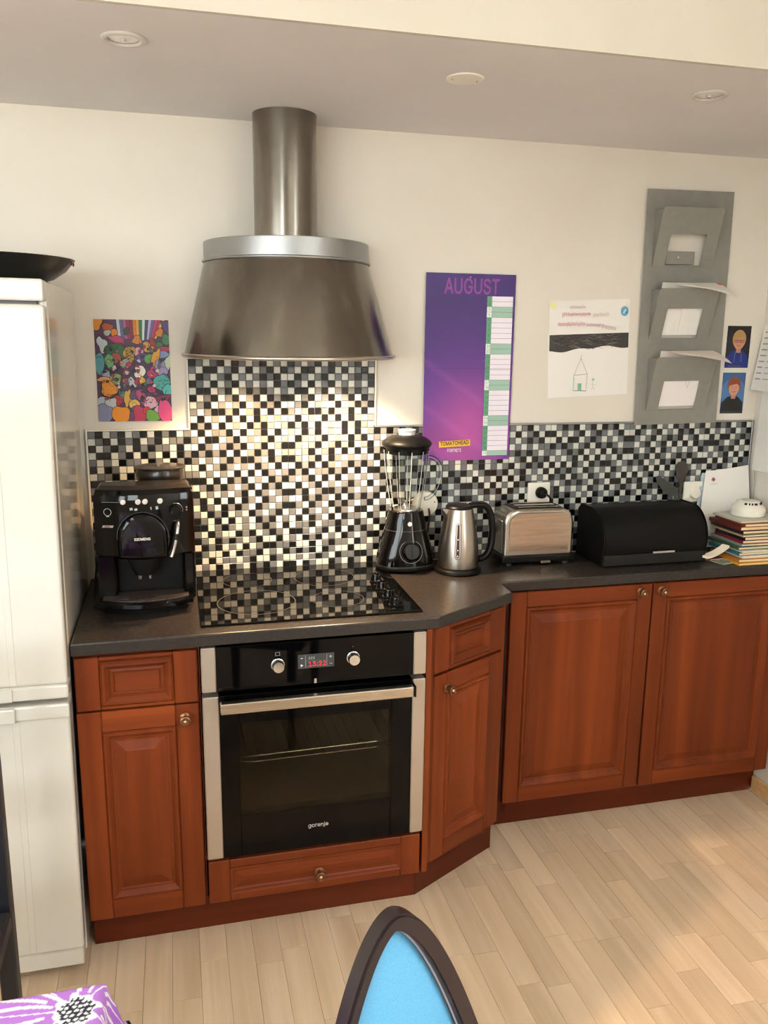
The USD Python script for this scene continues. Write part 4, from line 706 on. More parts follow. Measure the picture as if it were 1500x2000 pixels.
for i, (cv, pgc, t, lb) in enumerate(STACK):
    s = i / (len(STACK) - 1); x0 = 1.776 + 0.036 * s + rb.uniform(-0.010, 0.010); y0 = -0.276 + 0.045 * s + rb.uniform(-0.006, 0.008)
    if i == 0: x0, y0 = 1.765, -0.286
    book('book', lb, x0, min(x0 + rb.uniform(0.165, 0.190), 1.981), y0, y0 + rb.uniform(0.150, 0.175), z, t, cv, pgc, rb.uniform(-1.2, 1.2), group='books stacked in the right corner'); z += t + 0.0004
ZT = z
al = thing('smoke_detector', 'round cream smoke detector lying on top of the book pile', 'smoke detector', (1.897, -0.135, ZT + 0.0004))
obj('housing', lathe([(0, 0), (0.056, 0), (0.058, 0.003), (0.0575, 0.022), (0.053, 0.032), (0.044, 0.0385), (0.036, 0.0500), (0.030, 0.0525), (0, 0.0530)], 56), M['white_plastic'], al, smooth=40)
obj('vent', cat([xf(bx(-w / 2, w / 2, -0.0422, -0.0385, 0.0405, 0.0475), RM(math.radians(a), [0, 0, 1])) for a, w in ((-50, 0.008), (-33, 0.004), (-20, 0.004), (-2, 0.010), (30, 0.008), (60, 0.008), (100, 0.008), (150, 0.008), (200, 0.008))]), M['dark'], al)
bk = book('magazine', 'grey-green picture booklet lying flat in front of the bread box end, lowest on the worktop', 1.700, 1.762, -0.262, -0.120, WT + 0.0002, 0.0050, '#8a8f7c', '#d8d2c0', 14.0, 'magazine')
pc2 = Print(); r_ = random.Random(9)
for k in range(14): pc2.add(Point(r_.uniform(-0.024, 0.024), r_.uniform(-0.06, 0.06)).buffer(r_.uniform(0.004, 0.010)), r_.choice(['#b4b59c', '#5f6b5f', '#a6553c', '#d3cbb4', '#3d4a52', '#7a8573']))
m_, c_ = pc2.done(); obj('cover_print', xf(m_, TM([0, 0, 0.0051])), M['ink'], bk, col=c_)
b2 = book('blue_book', 'dark blue book lying between the bread box and the book pile', 1.692, 1.756, -0.115, -0.015, WT + 0.0058, 0.018, '#16354a', '#cfc4ae', 4.0)
b3 = book('comic_book', 'red and blue comic booklet under the curled white card beside the bread box', 1.6885, 1.752, -0.225, -0.118, WT + 0.0056, 0.006, '#6e2f33', '#ccc1ab', 6.0)
cv_, u_, v_ = grid_mesh(np.linspace(0, 1, 14), np.linspace(0, 1, 4), lambda u, v: (1.682 + 0.092 * u - 0.014 * v, -0.232 + 0.014 * u + 0.020 * v, WT + 0.0145 + 0.030 * u ** 1.8 + 0.002 * v))
def solidify(m, d):
    n = len(m.vertices); v = np.vstack([m.vertices, m.vertices + np.asarray(d)]); f = list(map(tuple, m.faces)) + [tuple(t[::-1] + n) for t in m.faces]
    e_ = m.edges_unique[np.array([c == 1 for c in np.bincount(m.edges_unique_inverse)])] if True else []
    es = m.edges[np.isin(m.edges_unique_inverse, np.where(np.bincount(m.edges_unique_inverse) == 1)[0])]
    for a, b in es: f += [(b, a, a + n), (b, a + n, b + n)]
    return trimesh.Trimesh(v, f, process=False)
obj('folded_card', solidify(cv_, (0.0002, -0.0002, 0.0085)), plain('card_cream', '#efe2c8', 0.6), label='curled cream booklet edge rising beside the bread box', category='card')
lt = thing('letter_sheet', 'large white sheet with a small red logo leaning on the mosaic behind the book pile', 'paper')
ls, u_, v_ = grid_mesh(np.linspace(0, 1, 12), np.linspace(0, 1, 12), lambda u, v: (1.756 + 0.046 * v + (0.221 - 0.046 * v) * u - 0.000 * v, -0.055 + 0.044 * v - 0.006 * np.sin(u * math.pi) - 0.018 * u * (1 - v), 0.9075 + (0.2685 + 0.018 * u) * v))
obj('sheet', solidify(ls, (0, 0.0008, 0)), M['paper'], lt)
ly = thing('folder', 'pale blue folder edge just behind the white leaning sheet', 'folder')
ls, u_, v_ = grid_mesh(np.linspace(0, 1, 4), np.linspace(0, 1, 6), lambda u, v: (1.744 + 0.046 * v + 0.1 * u, -0.0405 + 0.034 * v, 0.9075 + 0.262 * v)); obj('sheet', solidify(ls, (0, 0.0012, 0)), plain('folder_blue', '#b9c6d0', 0.6), ly)
lp = Print(); lp.add(affinity.skew(sbox(0, 0.004, 0.006, 0.012), 30), '#c02f3d'); lp.add(affinity.skew(sbox(0.005, 0.0, 0.011, 0.008), 30), '#a5324a'); lp.line([(-0.006, -0.012), (0.022, -0.010)], 0.0016, '#a7a4a6')
m_, c_ = lp.done(); obj('logo', xf(wall(m_, 1.822, -0.0245, 1.142), np.eye(4)), M['ink'], lt, col=c_)
obj('cord', tube(smooth_path([(1.9815, -0.03, 1.20), (1.978, -0.05, 1.15), (1.974, -0.06, 1.10), (1.968, -0.07, 1.06)]), 0.0012, 6), plain('cord_grey', '#8a8782', 0.6), label='thin grey cord hanging down the corner behind the detector', category='cord')

# ------------------------------------------------------------------ things on the wall
WY = YB - 0.0006
po = thing('poster', 'small colourful doodle poster on the wall between the fridge and the hood', 'poster')
pr = Print(); W_, H_ = 0.210, 0.296; full = sbox(0, 0, W_, H_); INK = '#221d2a'; r_ = random.Random(21)
pr.add(full, '#4a3352')
def blob(x, y, rx, ry, a=0.0, wob=0.12, n=26, seed=0):
    q = random.Random(seed); ph = [q.uniform(0, 6.28) for _ in range(3)]
    pts = [(rx * math.cos(t) * (1 + wob * math.sin(3 * t + ph[0]) + wob * 0.6 * math.sin(5 * t + ph[1])), ry * math.sin(t) * (1 + wob * math.sin(3 * t + ph[0]) + wob * 0.6 * math.sin(5 * t + ph[1]))) for t in np.linspace(0, 2 * math.pi, n, endpoint=False)]
    return affinity.translate(affinity.rotate(Polygon(pts).buffer(0), math.degrees(a), origin=(0, 0)), x, y)
def ink(shape, color, o=0.0016):
    s = shape.intersection(full)
    if not s.is_empty: pr.add(shape.buffer(o).intersection(full), INK); pr.add(s, color)
def pxp(a, b): return ((a - 105) / (1320 - 105) * W_ - (b - 125) * 0.00001, (1 - (b - 130) / (1760 - 130)) * H_)
fan = ['#b8c0cc', '#5b5f8f', '#a05a84', '#8e2f4c', '#7c2a48', '#c9772f', '#d59a3e', '#2f6a40', '#c7d6d3', '#3a4670', '#b3a6c8', '#6a5a92', '#b8406a', '#a8304a', '#d8b25a']
for i, f_ in enumerate(fan):
    e0, e1 = i / len(fan), (i + 1) / len(fan); t_ = lambda e: pxp(470 + 790 * e, 130); b_ = lambda e: pxp(505 + 620 * e + 60 * math.sin(e * 3.1), 455 - 60 * abs(e - 0.5))
    ink(Polygon([t_(e0), t_(e1), b_(e1), b_(e0)]), f_, 0.0009)
BLOBS = [(160, 200, 75, 100, '#c9822e'), (330, 250, 90, 60, '#a5502c'), (440, 340, 55, 65, '#d07a28'), (330, 340, 60, 45, '#a6aaa8'), (250, 530, 75, 130, '#b4bec8'), (490, 450, 130, 60, '#b0386a'), (640, 310, 40, 60, '#3d4a3c'), (810, 450, 70, 70, '#c47a34'), (840, 640, 75, 75, '#d59ab0'), (980, 560, 70, 90, '#c99a4c'), (1080, 520, 50, 100, '#93313a'), (1180, 330, 60, 70, '#c9772e'),
         (1290, 440, 70, 90, '#3e7a52'), (1180, 530, 60, 50, '#3b6a48'), (1290, 240, 60, 110, '#51406f'), (1260, 590, 110, 40, '#a83252'), (1250, 680, 90, 60, '#7d8fb8'), (1330, 800, 60, 180, '#b8c8b0'), (430, 590, 160, 80, '#2f5a38'), (560, 640, 70, 110, '#33603a'), (690, 680, 90, 140, '#c09a44'), (480, 740, 70, 90, '#9a4a44'), (210, 830, 75, 180, '#4f8f9a'), (370, 800, 70, 130, '#5da070'), (880, 730, 110, 60, '#5e4a80'),
         (1040, 760, 110, 80, '#5f9a58'), (1120, 740, 60, 150, '#cf9638'), (1200, 900, 110, 130, '#9a88b8'), (560, 850, 60, 70, '#5a3358'), (620, 830, 70, 80, '#a8b4b8'), (680, 840, 45, 35, '#b33a55'), (860, 960, 90, 110, '#e4e0d4'), (470, 1070, 90, 90, '#86a85a'), (310, 990, 70, 60, '#8f98b0'), (280, 1080, 110, 40, '#d0925a'), (360, 1230, 125, 135, '#d98f2e'), (640, 960, 60, 60, '#6a4a44'), (640, 1110, 60, 50, '#a85a44'), (740, 1130, 60, 90, '#b8c0c4'), (830, 1110, 45, 60, '#a52d4f'),
         (910, 1100, 50, 55, '#d9a94a'), (1020, 1110, 55, 50, '#6e6a8a'), (1080, 980, 90, 90, '#b03468'), (1230, 1130, 140, 130, '#49a09a'), (1330, 1250, 80, 90, '#4fb0ae'), (590, 1330, 70, 60, '#4f9a8a'), (660, 1380, 50, 140, '#d0a44a'), (500, 1420, 90, 80, '#b3303a'), (780, 1330, 70, 90, '#5a4468'), (900, 1370, 70, 140, '#c04a80'), (960, 1230, 80, 60, '#3a3340'), (1060, 1240, 70, 50, '#b8306c'), (1250, 1390, 140, 60, '#7f2f48'), (1050, 1460, 110, 100, '#d8a8b8'),
         (240, 1430, 90, 70, '#a8b2c0'), (400, 1470, 90, 100, '#b4bcc0'), (280, 1640, 150, 170, '#7d82a2'), (560, 1660, 150, 150, '#e88f1e'), (780, 1480, 90, 70, '#d9b25a'), (790, 1560, 50, 40, '#4a6a3e'), (860, 1660, 110, 150, '#c12f52'), (990, 1590, 70, 60, '#d03040'), (1090, 1680, 120, 110, '#6fa33c'), (1180, 1570, 60, 60, '#d3a8b8'), (1300, 1600, 120, 190, '#e04a82'), (740, 1690, 40, 90, '#6a3a68')]
for i, (a, b, rx, ry, cl_) in enumerate(BLOBS):
    x, y = pxp(a, b); ink(blob(x, y, rx / 1215 * W_, ry / 1630 * H_, r_.uniform(-0.5, 0.5), r_.choice([0.05, 0.10, 0.16]), seed=i), cl_, 0.0014)
for k in range(110):
    x, y = r_.uniform(0.01, 0.20), r_.uniform(0.05, 0.225); L_ = r_.uniform(0.004, 0.016); a_ = r_.uniform(0, 6.28); pr.line([(min(W_, max(0, x + L_ * t * math.cos(a_ + 1.4 * t))), y + L_ * t * math.sin(a_ + 1.4 * t)) for t in np.linspace(0, 1, 6)], r_.uniform(0.0008, 0.0016), INK)
for k in range(60):
    x, y = r_.uniform(0.02, 0.19), r_.uniform(0.06, 0.22); ink(blob(x, y, r_.uniform(0.002, 0.006), r_.uniform(0.002, 0.006), r_.uniform(0, 3), 0.2, 12, seed=100 + k), r_.choice(['#3a2c42', '#c9b8c0', '#8a3a5a', '#4a6a58', '#c8923e', '#7a4a7a', '#2c2434', '#b5475f']), 0.0007)
for k in range(4): x, y = pxp(690, 600 + k * 50); pr.line([(x - 0.012, y - 0.008), (x + 0.012, y + 0.008)], 0.0012, INK); pr.line([(x + 0.012, y - 0.006), (x - 0.010, y + 0.008)], 0.0012, INK)
m_, c_ = pr.done(); PX, PZ = -0.2625, 1.3805
obj('sheet', bx(PX, PX + W_, WY - 0.0004, WY, PZ, PZ + H_), M['paper'], po); obj('print', wall(m_, PX, WY - 0.0005, PZ), M['ink'], po, col=c_)

ca = thing('wall_calendar', 'tall purple August wall calendar with a white day column hanging right of the hood', 'calendar')
CX0, CX1, CZ0, CZ1 = 0.737, 1.040, 1.238, 1.8355; CW, CHH = CX1 - CX0, CZ1 - CZ0; cy = -0.0062
obj('sheet', cat([bx(CX0, CX1, cy, cy + 0.0012, CZ0, 1.5375), bx(CX0, CX1, cy, cy + 0.0012, 1.5385, CZ1)]), M['paper'], ca)
def lerp(a, b, t): return tuple(np.array(C(a)) * (1 - t) + np.array(C(b)) * t)
gu, gv = np.linspace(0, CW, 40), np.linspace(0, CHH, 80); gm, uu, vv_ = grid_mesh(gu, gv, lambda u, v: (CX0 + u, np.full_like(u, cy - 0.0001), CZ0 + v)); cols = []
for u, v in zip(uu / CW, vv_ / CHH):
    glow = math.exp(-(((u - 0.52) / 0.42) ** 2 + ((v - 0.16) / 0.24) ** 2)); base = np.array(lerp('#5a2f8c', '#3a2268', min(1, max(0, (v - 0.35) * 1.7))))
    streak = 0.10 * max(0, math.sin(9 * u + 26 * v)) ** 6 * (v < 0.55); cols.append(base * (1 - glow) + np.array(C('#b34f9c')) * glow + streak * np.array(C('#c06ab8')))
gm.faces = gm.faces[:, ::-1] if np.cross(gm.vertices[gm.faces[0][1]] - gm.vertices[gm.faces[0][0]], gm.vertices[gm.faces[0][2]] - gm.vertices[gm.faces[0][0]])[1] > 0 else gm.faces
obj('background_print', gm, M['ink'], ca, col=np.array(cols))
pr = Print(); pr.k = 6
pr.add(sbox(0, CHH - 0.070, CW, CHH), lerp('#3a2268', '#45287a', 0.5))
tx = meshkit.text_mesh('AUGUST', 0.046, 0.0001, True); tw = tx.bounds[1][0] - tx.bounds[0][0]
pr.text('AUGUST', 0.046, 0.060, CHH - 0.0615, '#8a3f96', True, sx=0.186 / tw)
gx0, gx1, g0, g1 = 0.2065, 0.2955, 0.0135, CHH - 0.068; rh = (g1 - g0) / 31
for d in range(1, 32):
    zb_ = g1 - d * rh; wk_ = d in (3, 4, 10, 11, 17, 18, 24, 25, 31)
    pr.add(sbox(gx0 + 0.017, zb_ + 0.0007, gx1, zb_ + rh - 0.0002), '#9dbfae' if wk_ else '#ece4ef'); pr.add(sbox(gx0, zb_ + 0.0002, gx0 + 0.0165, zb_ + rh - 0.0002), '#e4ece6' if wk_ else '#5f9f7c')
    pr.add(sbox(gx0, zb_ - 0.0003, gx1, zb_ + 0.0005), '#6a5f7c'); pr.text(str(d), 0.0075, gx0 + (0.0055 if d < 10 else 0.003), zb_ + 0.0055, '#2f7a58' if wk_ else '#2a5f49')
pr.add(sbox(0, 0.2996, CW, 0.3004), '#3a2060')
lab = affinity.rotate(sbox(0.055, 0.046, 0.164, 0.0665), 2.5); pr.add(lab, '#e8b83a'); t2 = meshkit.text_mesh('TOMATOHEAD', 0.0125, 0.0001, True); pr.text('TOMATOHEAD', 0.0125, 0.0595, 0.0497, '#2a2014', True, rot=math.radians(2.5), sx=0.098 / (t2.bounds[1][0] - t2.bounds[0][0]))
t3 = meshkit.text_mesh('FORTNITE', 0.0110, 0.0001, True); pr.text('FORTNITE', 0.0110, 0.084, 0.0285, '#e8dcec', True, sx=0.048 / (t3.bounds[1][0] - t3.bounds[0][0]))
m_, c_ = pr.done(); obj('print', wall(m_, CX0, cy - 0.0001, CZ0), M['ink'], ca, col=c_)
obj('pin', wall(lathe([(0, 0), (0.0022, 0), (0.0020, 0.002), (0, 0.0028)], 14), 0.884, cy - 0.0004, 1.8245), M['chrome'], ca)

dw = thing('child_drawing', "child's drawing of a small house under a black scribbled band and red handwriting", 'drawing')
DT = math.radians(-2.4)
def dplace(m, z=0.0): return xf(wall(m, 0, 0, 0), TM([1.1755, WY - z, 1.4405]) @ RM(DT, [0, 1, 0]))
DW, DH = 0.297, 0.318
obj('lower_sheet', dplace(ext(sbox(0, 0, DW, 0.210), 0.0004)), M['paper'], dw); obj('upper_sheet', dplace(ext(sbox(0.002, 0.205, DW, DH), 0.0004), 0.0005), M['paper'], dw)
pr = Print(); pr.k = 8
band = [(0.004, 0.207)] + [(0.004 + (DW - 0.006) * t, 0.207) for t in np.linspace(0, 1, 8)] + [(DW - 0.002 - (DW - 0.006) * t, 0.1575 + 0.006 * math.sin(t * 5) - 0.003 * math.sin(17 * t)) for t in np.linspace(0, 1, 30)]
pr.add(Polygon(band).buffer(0), '#3a3836'); r_ = random.Random(5)
for k in range(90):
    x = r_.uniform(0.01, DW - 0.05); y = r_.uniform(0.162, 0.203); L_ = r_.uniform(0.015, 0.045); s_ = r_.uniform(-0.25, 0.2)
    pr.line([(x + L_ * t, min(0.2065, max(0.157, y + s_ * L_ * t + 0.003 * math.sin(4 * t + k)))) for t in np.linspace(0, 1, 6)], r_.uniform(0.0006, 0.0016), r_.choice(['#1c1b1a', '#232120', '#6c6863', '#8f8a84', '#52504c', '#151414']))
HOUSE = [[(0.092, 0.020), (0.094, 0.072), (0.144, 0.074), (0.140, 0.017), (0.092, 0.020)], [(0.094, 0.072), (0.119, 0.126), (0.144, 0.074)], [(0.119, 0.122), (0.120, 0.138)]]
for l_ in HOUSE: pr.line(l_, 0.0012, '#8d8a86')
pr.line([(0.0925, 0.022), (0.095, 0.064)], 0.0014, '#8fbfae'); pr.line([(0.140, 0.019), (0.141, 0.045)], 0.0014, '#8fbfae'); pr.line([(0.094, 0.0205), (0.139, 0.018)], 0.0012, '#5f8f80'); pr.add(sbox(0.109, 0.019, 0.1225, 0.044), '#7fb59c')
for l_ in ([(0.165, 0.052), (0.165, 0.030), (0.160, 0.020)], [(0.165, 0.030), (0.172, 0.020)], [(0.157, 0.040), (0.174, 0.036)]): pr.line(l_, 0.0012, '#a8bfae')
pr.add(Point(0.1655, 0.055).buffer(0.0045), '#a3bfae')
def scrawl(x, y, w, h, color, seed, dy=0.0, ww=0.0009):
    q = random.Random(seed); n = int(w / (h * 0.55)); pts = []
    for i in range(n * 6):
        t = i / (n * 6); a_ = 1.9 if q.random() < 0.10 else 1.0; pts.append((x + w * t + 0.25 * h * math.sin(i * 1.05), y + dy * t + h * 0.5 * a_ * math.sin(i * 1.05 + 1.2)))
    pr.line(pts, ww, color)
scrawl(0.075, 0.2945, 0.058, 0.007, '#c9a9a6', 1); scrawl(0.046, 0.2715, 0.020, 0.011, '#c98a88', 2, 0.003, 0.0012); scrawl(0.066, 0.2715, 0.085, 0.0075, '#d68a92', 3, 0.0, 0.0013); scrawl(0.160, 0.2660, 0.060, 0.010, '#c9a597', 4, 0.003); scrawl(0.032, 0.240, 0.10, 0.0085, '#d99aa6', 5, 0.0, 0.0013); scrawl(0.136, 0.236, 0.055, 0.0075, '#c58f96', 6, -0.003); scrawl(0.192, 0.231, 0.055, 0.009, '#b98f8f', 7, -0.012)
pr.add(affinity.scale(Point(0.2765, 0.278).buffer(0.014), 1, 1.12), '#5f9ec0'); pr.add(affinity.rotate(sbox(0.268, 0.274, 0.284, 0.281), 60), '#b9d6e4'); pr.add(affinity.rotate(sbox(0.279, 0.272, 0.287, 0.276), 20), '#2f6f9f'); pr.add(Point(0.0135, 0.3025).buffer(0.011), '#dfe09a')
m_, c_ = pr.done(); obj('crayon', dplace(m_, 0.0010), M['ink'], dw, col=c_)

mr = thing('letter_rack', 'tall grey sheet-metal letter rack with three pockets on the wall above the bread box', 'letter rack')
RT = math.radians(0.9); RW, RH = 0.325, 0.776
RX0, RZ0 = 1.5020, 1.3455
def rk_(m, out=0.0): return xf(wall(m, 0, 0, 0), TM([RX0, -0.0058 - out, RZ0]) @ RM(-RT, [0, 1, 0]))
PK = [(0.040, 0.272, 0.049, 0.240), (0.034, 0.262, 0.292, 0.466), (0.030, 0.258, 0.532, 0.722)]
plate = sbox(0, 0, RW, RH)
for x0, x1, z0, z1 in PK: plate = plate.difference(sbox(x0 + 0.004, z0 + 0.004, x1 - 0.004, z1 - 0.012))
obj('back_plate', rk_(ext(plate, 0.0016)), M['rack_grey'], mr)
LEAN = 0.052
for i, (x0, x1, z0, z1) in enumerate(PK):
    w, h = x1 - x0, z1 - z0; hole = sbox(0.046, 0.004 + 0.0, w - 0.046, 0.106)
    fpoly = Polygon([(0, 0), (w, 0), (w, h - 0.008), (w - 0.006, h), (0.006, h), (0, h - 0.008)]).difference(hole)
    fm = ext(fpoly, 0.0014); v = fm.vertices.copy(); fm.vertices = np.c_[v[:, 0] + x0, v[:, 1] * math.cos(math.asin(LEAN / h)) + z0, v[:, 2] + 0.0026 + v[:, 1] / h * LEAN]
    pk_ = obj('pocket', rk_(fm), M['rack_grey'], mr)
    for s in (0, 1):
        gp_ = Polygon([(0.0022, 0.004), (0.0030, 0.004), (0.0030 + LEAN * 0.97, h * 0.93), (0.0022, h * 0.93)]); g_ = ext(gp_, 0.0010); v = g_.vertices.copy(); xx = x0 + (0.0004 if s == 0 else w - 0.0014)
        g_.vertices = np.c_[v[:, 2] + xx, v[:, 1] + z0, v[:, 0]]; obj('gusset', rk_(g_), M['rack_grey'], pk_)
obj('bracket', rk_(bx(0.078, 0.185, 0.538, 0.580, 0.0004, 0.010, 0.001)), M['rack_grey'], mr)
obj('screw', rk_(lathe([(0, 0.0105), (0.004, 0.0105), (0.0036, 0.0120), (0, 0.0125)], 14, loc=(0.122, 0.561, 0))), M['chrome'], mr)
def sheet(x0, x1, z0, z1, w0, w1, curl=0.0, drop=0.0, n=16, skew=0.0, lean=0.0):
    """a paper standing in a pocket: w0 / w1 distance from the wall at foot and top; the top folds forward by curl and hangs by drop"""
    g, u, v = grid_mesh(np.linspace(0, 1, n), np.linspace(0, 1, 20), lambda u, v: (x0 + (x1 - x0) * u + skew * np.maximum(0, v - 0.8) / 0.2, z0 + (z1 - z0) * np.minimum(v, 0.8) / 0.8 - drop * np.maximum(0, v - 0.8) / 0.2 * (0.3 + 0.7 * u ** 1.2) + lean * (v > 0.8) * 0, w0 + (w1 - w0) * np.minimum(v, 0.8) / 0.8 + curl * np.sin(np.maximum(0, v - 0.8) / 0.2 * 1.5) * (0.5 + 0.5 * np.sin(2.5 * u + 0.4))))
    return rk_(solidify(g, (0, 0, 0.0005)))
l1 = thing('letter', 'white folded letter with a red corner over the middle pocket of the grey rack', 'letter')
obj('sheet', sheet(0.052, 0.262, 0.306, 0.480, 0.0022, 0.040, 0.075, 0.052, skew=0.045), M['paper'], l1)
pr = Print(); pr.add(Polygon([(0, 0), (0.022, -0.004), (0.030, -0.012), (0.012, -0.013)]), '#d2554c'); m_, c_ = pr.done(); obj('red_corner', rk_(xf(m_, TM([0.230, 0.4765, 0.068]) @ RM(-0.9, [1, 0, 0]))), M['ink'], l1, col=c_)
l2 = thing('envelope', 'bluish-white envelope standing in the middle pocket of the grey rack', 'envelope'); obj('sheet', sheet(0.038, 0.16, 0.306, 0.452, 0.0006, 0.030), plain('paper_blue', '#cfd4dc', 0.7), l2)
l3 = thing('letter', 'cream letter bent forward over the bottom pocket of the grey rack', 'letter'); obj('sheet', sheet(0.062, 0.262, 0.063, 0.256, 0.0012, 0.040, 0.085, 0.046, skew=0.042), plain('paper_cream', '#e4d8cf', 0.75), l3)
pr = Print(); [pr.line([(0, -0.004 * k), (0.030, -0.004 * k)], 0.0012, '#a79a92') for k in range(2)]; m_, c_ = pr.done(); obj('address', rk_(xf(m_, TM([0.150, 0.2600, 0.070]) @ RM(-0.9, [1, 0, 0]))), M['ink'], l3, col=c_)
l4 = thing('brown_envelope', 'brown padded envelope at the left side of the bottom pocket of the grey rack', 'envelope'); obj('sheet', sheet(0.042, 0.13, 0.063, 0.232, 0.0004, 0.030), plain('kraft', '#a98a57', 0.7), l4)
l5 = thing('folded_note', 'white folded note seen through the window of the bottom pocket of the grey rack', 'paper'); obj('sheet', sheet(0.078, 0.232, 0.063, 0.185, 0.0030, 0.0330), plain('paper_note', '#efe8e6', 0.75), l5)
pr = Print(); pr.line([(0.0, 0.012), (0.007, 0.020), (0.014, 0.012), (0.009, -0.010), (0.0, 0.012)], 0.0007, '#77726e'); m_, c_ = pr.done(); obj('pen_mark', rk_(xf(m_, TM([0.172, 0.136, 0.0285]) @ RM(0.2, [1, 0, 0]))), M['ink'], l5, col=c_)
l6 = thing('folded_note', 'white folded note seen through the window of the middle pocket of the grey rack', 'paper'); obj('sheet', sheet(0.142, 0.232, 0.306, 0.425, 0.0034, 0.032), M['paper'], l6)

def portrait(name, label, x0, x1, z0, z1, bg, hair, skin_, shirt, glasses):
    o = thing(name, label, 'photo', group='portrait photos beside the letter rack'); w, h = x1 - x0, z1 - z0; obj('sheet', bx(x0, x1, WY - 0.0005, WY, z0, z1), M['paper'], o); pr = Print(); F0 = sbox(0, 0, w, h)
    pr.add(F0, bg[0]); pr.add(Point(w * 0.5, h * 0.5).buffer(w * 0.55).intersection(F0), bg[1])
    cx_, cz_ = w * 0.53, h * 0.63
    pr.add(Polygon([(w * 0.02, 0), (w * 0.06, h * 0.26), (w * 0.30, h * 0.40), (w * 0.72, h * 0.40), (w * 0.93, h * 0.27), (w * 0.97, 0)]).buffer(0.002).intersection(F0), shirt)
    pr.add(sbox(cx_ - w * 0.10, h * 0.36, cx_ + w * 0.10, h * 0.5), tuple(np.array(C(skin_)) * 0.8)); pr.add(affinity.scale(Point(cx_, cz_ + h * 0.055).buffer(1, quad_segs=10), w * 0.285, h * 0.225), hair)
    pr.add(affinity.scale(Point(cx_, cz_ - h * 0.01).buffer(1, quad_segs=10), w * 0.225, h * 0.185), skin_); pr.add(Polygon([(cx_ - w * 0.25, cz_ + h * 0.03), (cx_ - w * 0.15, cz_ + h * 0.20), (cx_ + w * 0.18, cz_ + h * 0.20), (cx_ + w * 0.25, cz_ + h * 0.02), (cx_ + w * 0.12, cz_ + h * 0.10), (cx_ - w * 0.10, cz_ + h * 0.07)]), hair)
    for s in (-1, 1):
        pr.add(Point(cx_ + s * w * 0.09, cz_ + h * 0.012).buffer(0.0016), '#2a2220')
        if glasses: pr.line([(cx_ + s * w * 0.02, cz_ + h * 0.035), (cx_ + s * w * 0.20, cz_ + h * 0.03), (cx_ + s * w * 0.19, cz_ - h * 0.02), (cx_ + s * w * 0.04, cz_ - h * 0.02), (cx_ + s * w * 0.02, cz_ + h * 0.035)], 0.0016, '#2c1d1b')
    pr.line([(cx_, cz_ - h * 0.01), (cx_ + w * 0.02, cz_ - h * 0.05)], 0.0011, tuple(np.array(C(skin_)) * 0.6)); pr.line([(cx_ - w * 0.08, cz_ - h * 0.095), (cx_, cz_ - h * 0.102), (cx_ + w * 0.08, cz_ - h * 0.092)], 0.0018, '#8d3f36')
    if glasses:
        for s in (-1, 1): pr.line([(cx_ + s * w * 0.13, h * 0.37), (cx_ + s * w * 0.15, h * 0.14)], 0.0013, '#8fa6d6')
        pr.add(sbox(w * 0.12, h * 0.02, w * 0.72, h * 0.055), '#4a4f66')
    else: pr.add(sbox(w * 0.05, h * 0.01, w * 0.90, h * 0.06), '#2f3742')
    m_, c_ = pr.done(); obj('print', wall(m_, x0, WY - 0.0006, z0), M['ink'], o, col=c_)
portrait('portrait_photo', 'upper small portrait photo beside the letter rack, person with glasses in a blue hoodie', 1.847, 1.9425, 1.5425, 1.6875, ('#141218', '#1c1a22'), '#b08a58', '#c98d76', '#1d2f7c', True)
portrait('portrait_photo', 'lower small portrait photo beside the letter rack, person in black before blue', 1.8455, 1.9390, 1.3815, 1.5255, ('#3a5f92', '#4d77ab'), '#8a4a2c', '#c98f7a', '#161718', False)
def wall_paper(label, y0, y1, z0, z1, lean, text):
    o = thing('notice_sheet', label, 'paper', group='sheets pinned on the right wall')
    g, u, v = grid_mesh(np.linspace(0, 1, 8), np.linspace(0, 1, 10), lambda u, v: (XR - 0.0012 - 0.008 * (1 - v) * (1 - u) - lean * (1 - v), y1 + (y0 - y1) * u + 0.02 * (1 - v) * lean / 0.02 * 0, z0 + (z1 - z0) * v)); obj('sheet', solidify(g, (-0.0004, 0, 0)), M['paper'], o)
    pr = Print(); r_ = random.Random(len(label))
    for k in range(text): zz = (z1 - z0) * (0.9 - 0.72 * k / max(1, text - 1)); pr.line([(0.012, zz), (0.012 + r_.uniform(0.02, 0.03), zz)], 0.004, '#8f9096'); pr.line([(0.05, zz), (0.05 + r_.uniform(0.06, 0.11), zz)], 0.003, '#a3a4aa')
    if text:
        m_, c_ = pr.done(); v = m_.vertices.copy(); vv = (v[:, 1]) / (z1 - z0); uu = v[:, 0] / (y1 - y0); m_.vertices = np.c_[XR - 0.0022 - 0.008 * (1 - vv) * (1 - uu) - lean * (1 - vv) - v[:, 2], y1 - v[:, 0], z0 + v[:, 1]]; m_.faces = m_.faces[:, ::-1]; obj('print', m_, M['ink'], o, col=c_)
wall_paper('white timetable sheet with printed lines pinned high on the right wall', -0.230, -0.006, 1.465, 1.690, 0.026, 9)
wall_paper('plain white sheet hanging on the right wall below the timetable', -0.26, -0.030, 1.180, 1.478, 0.004, 0)

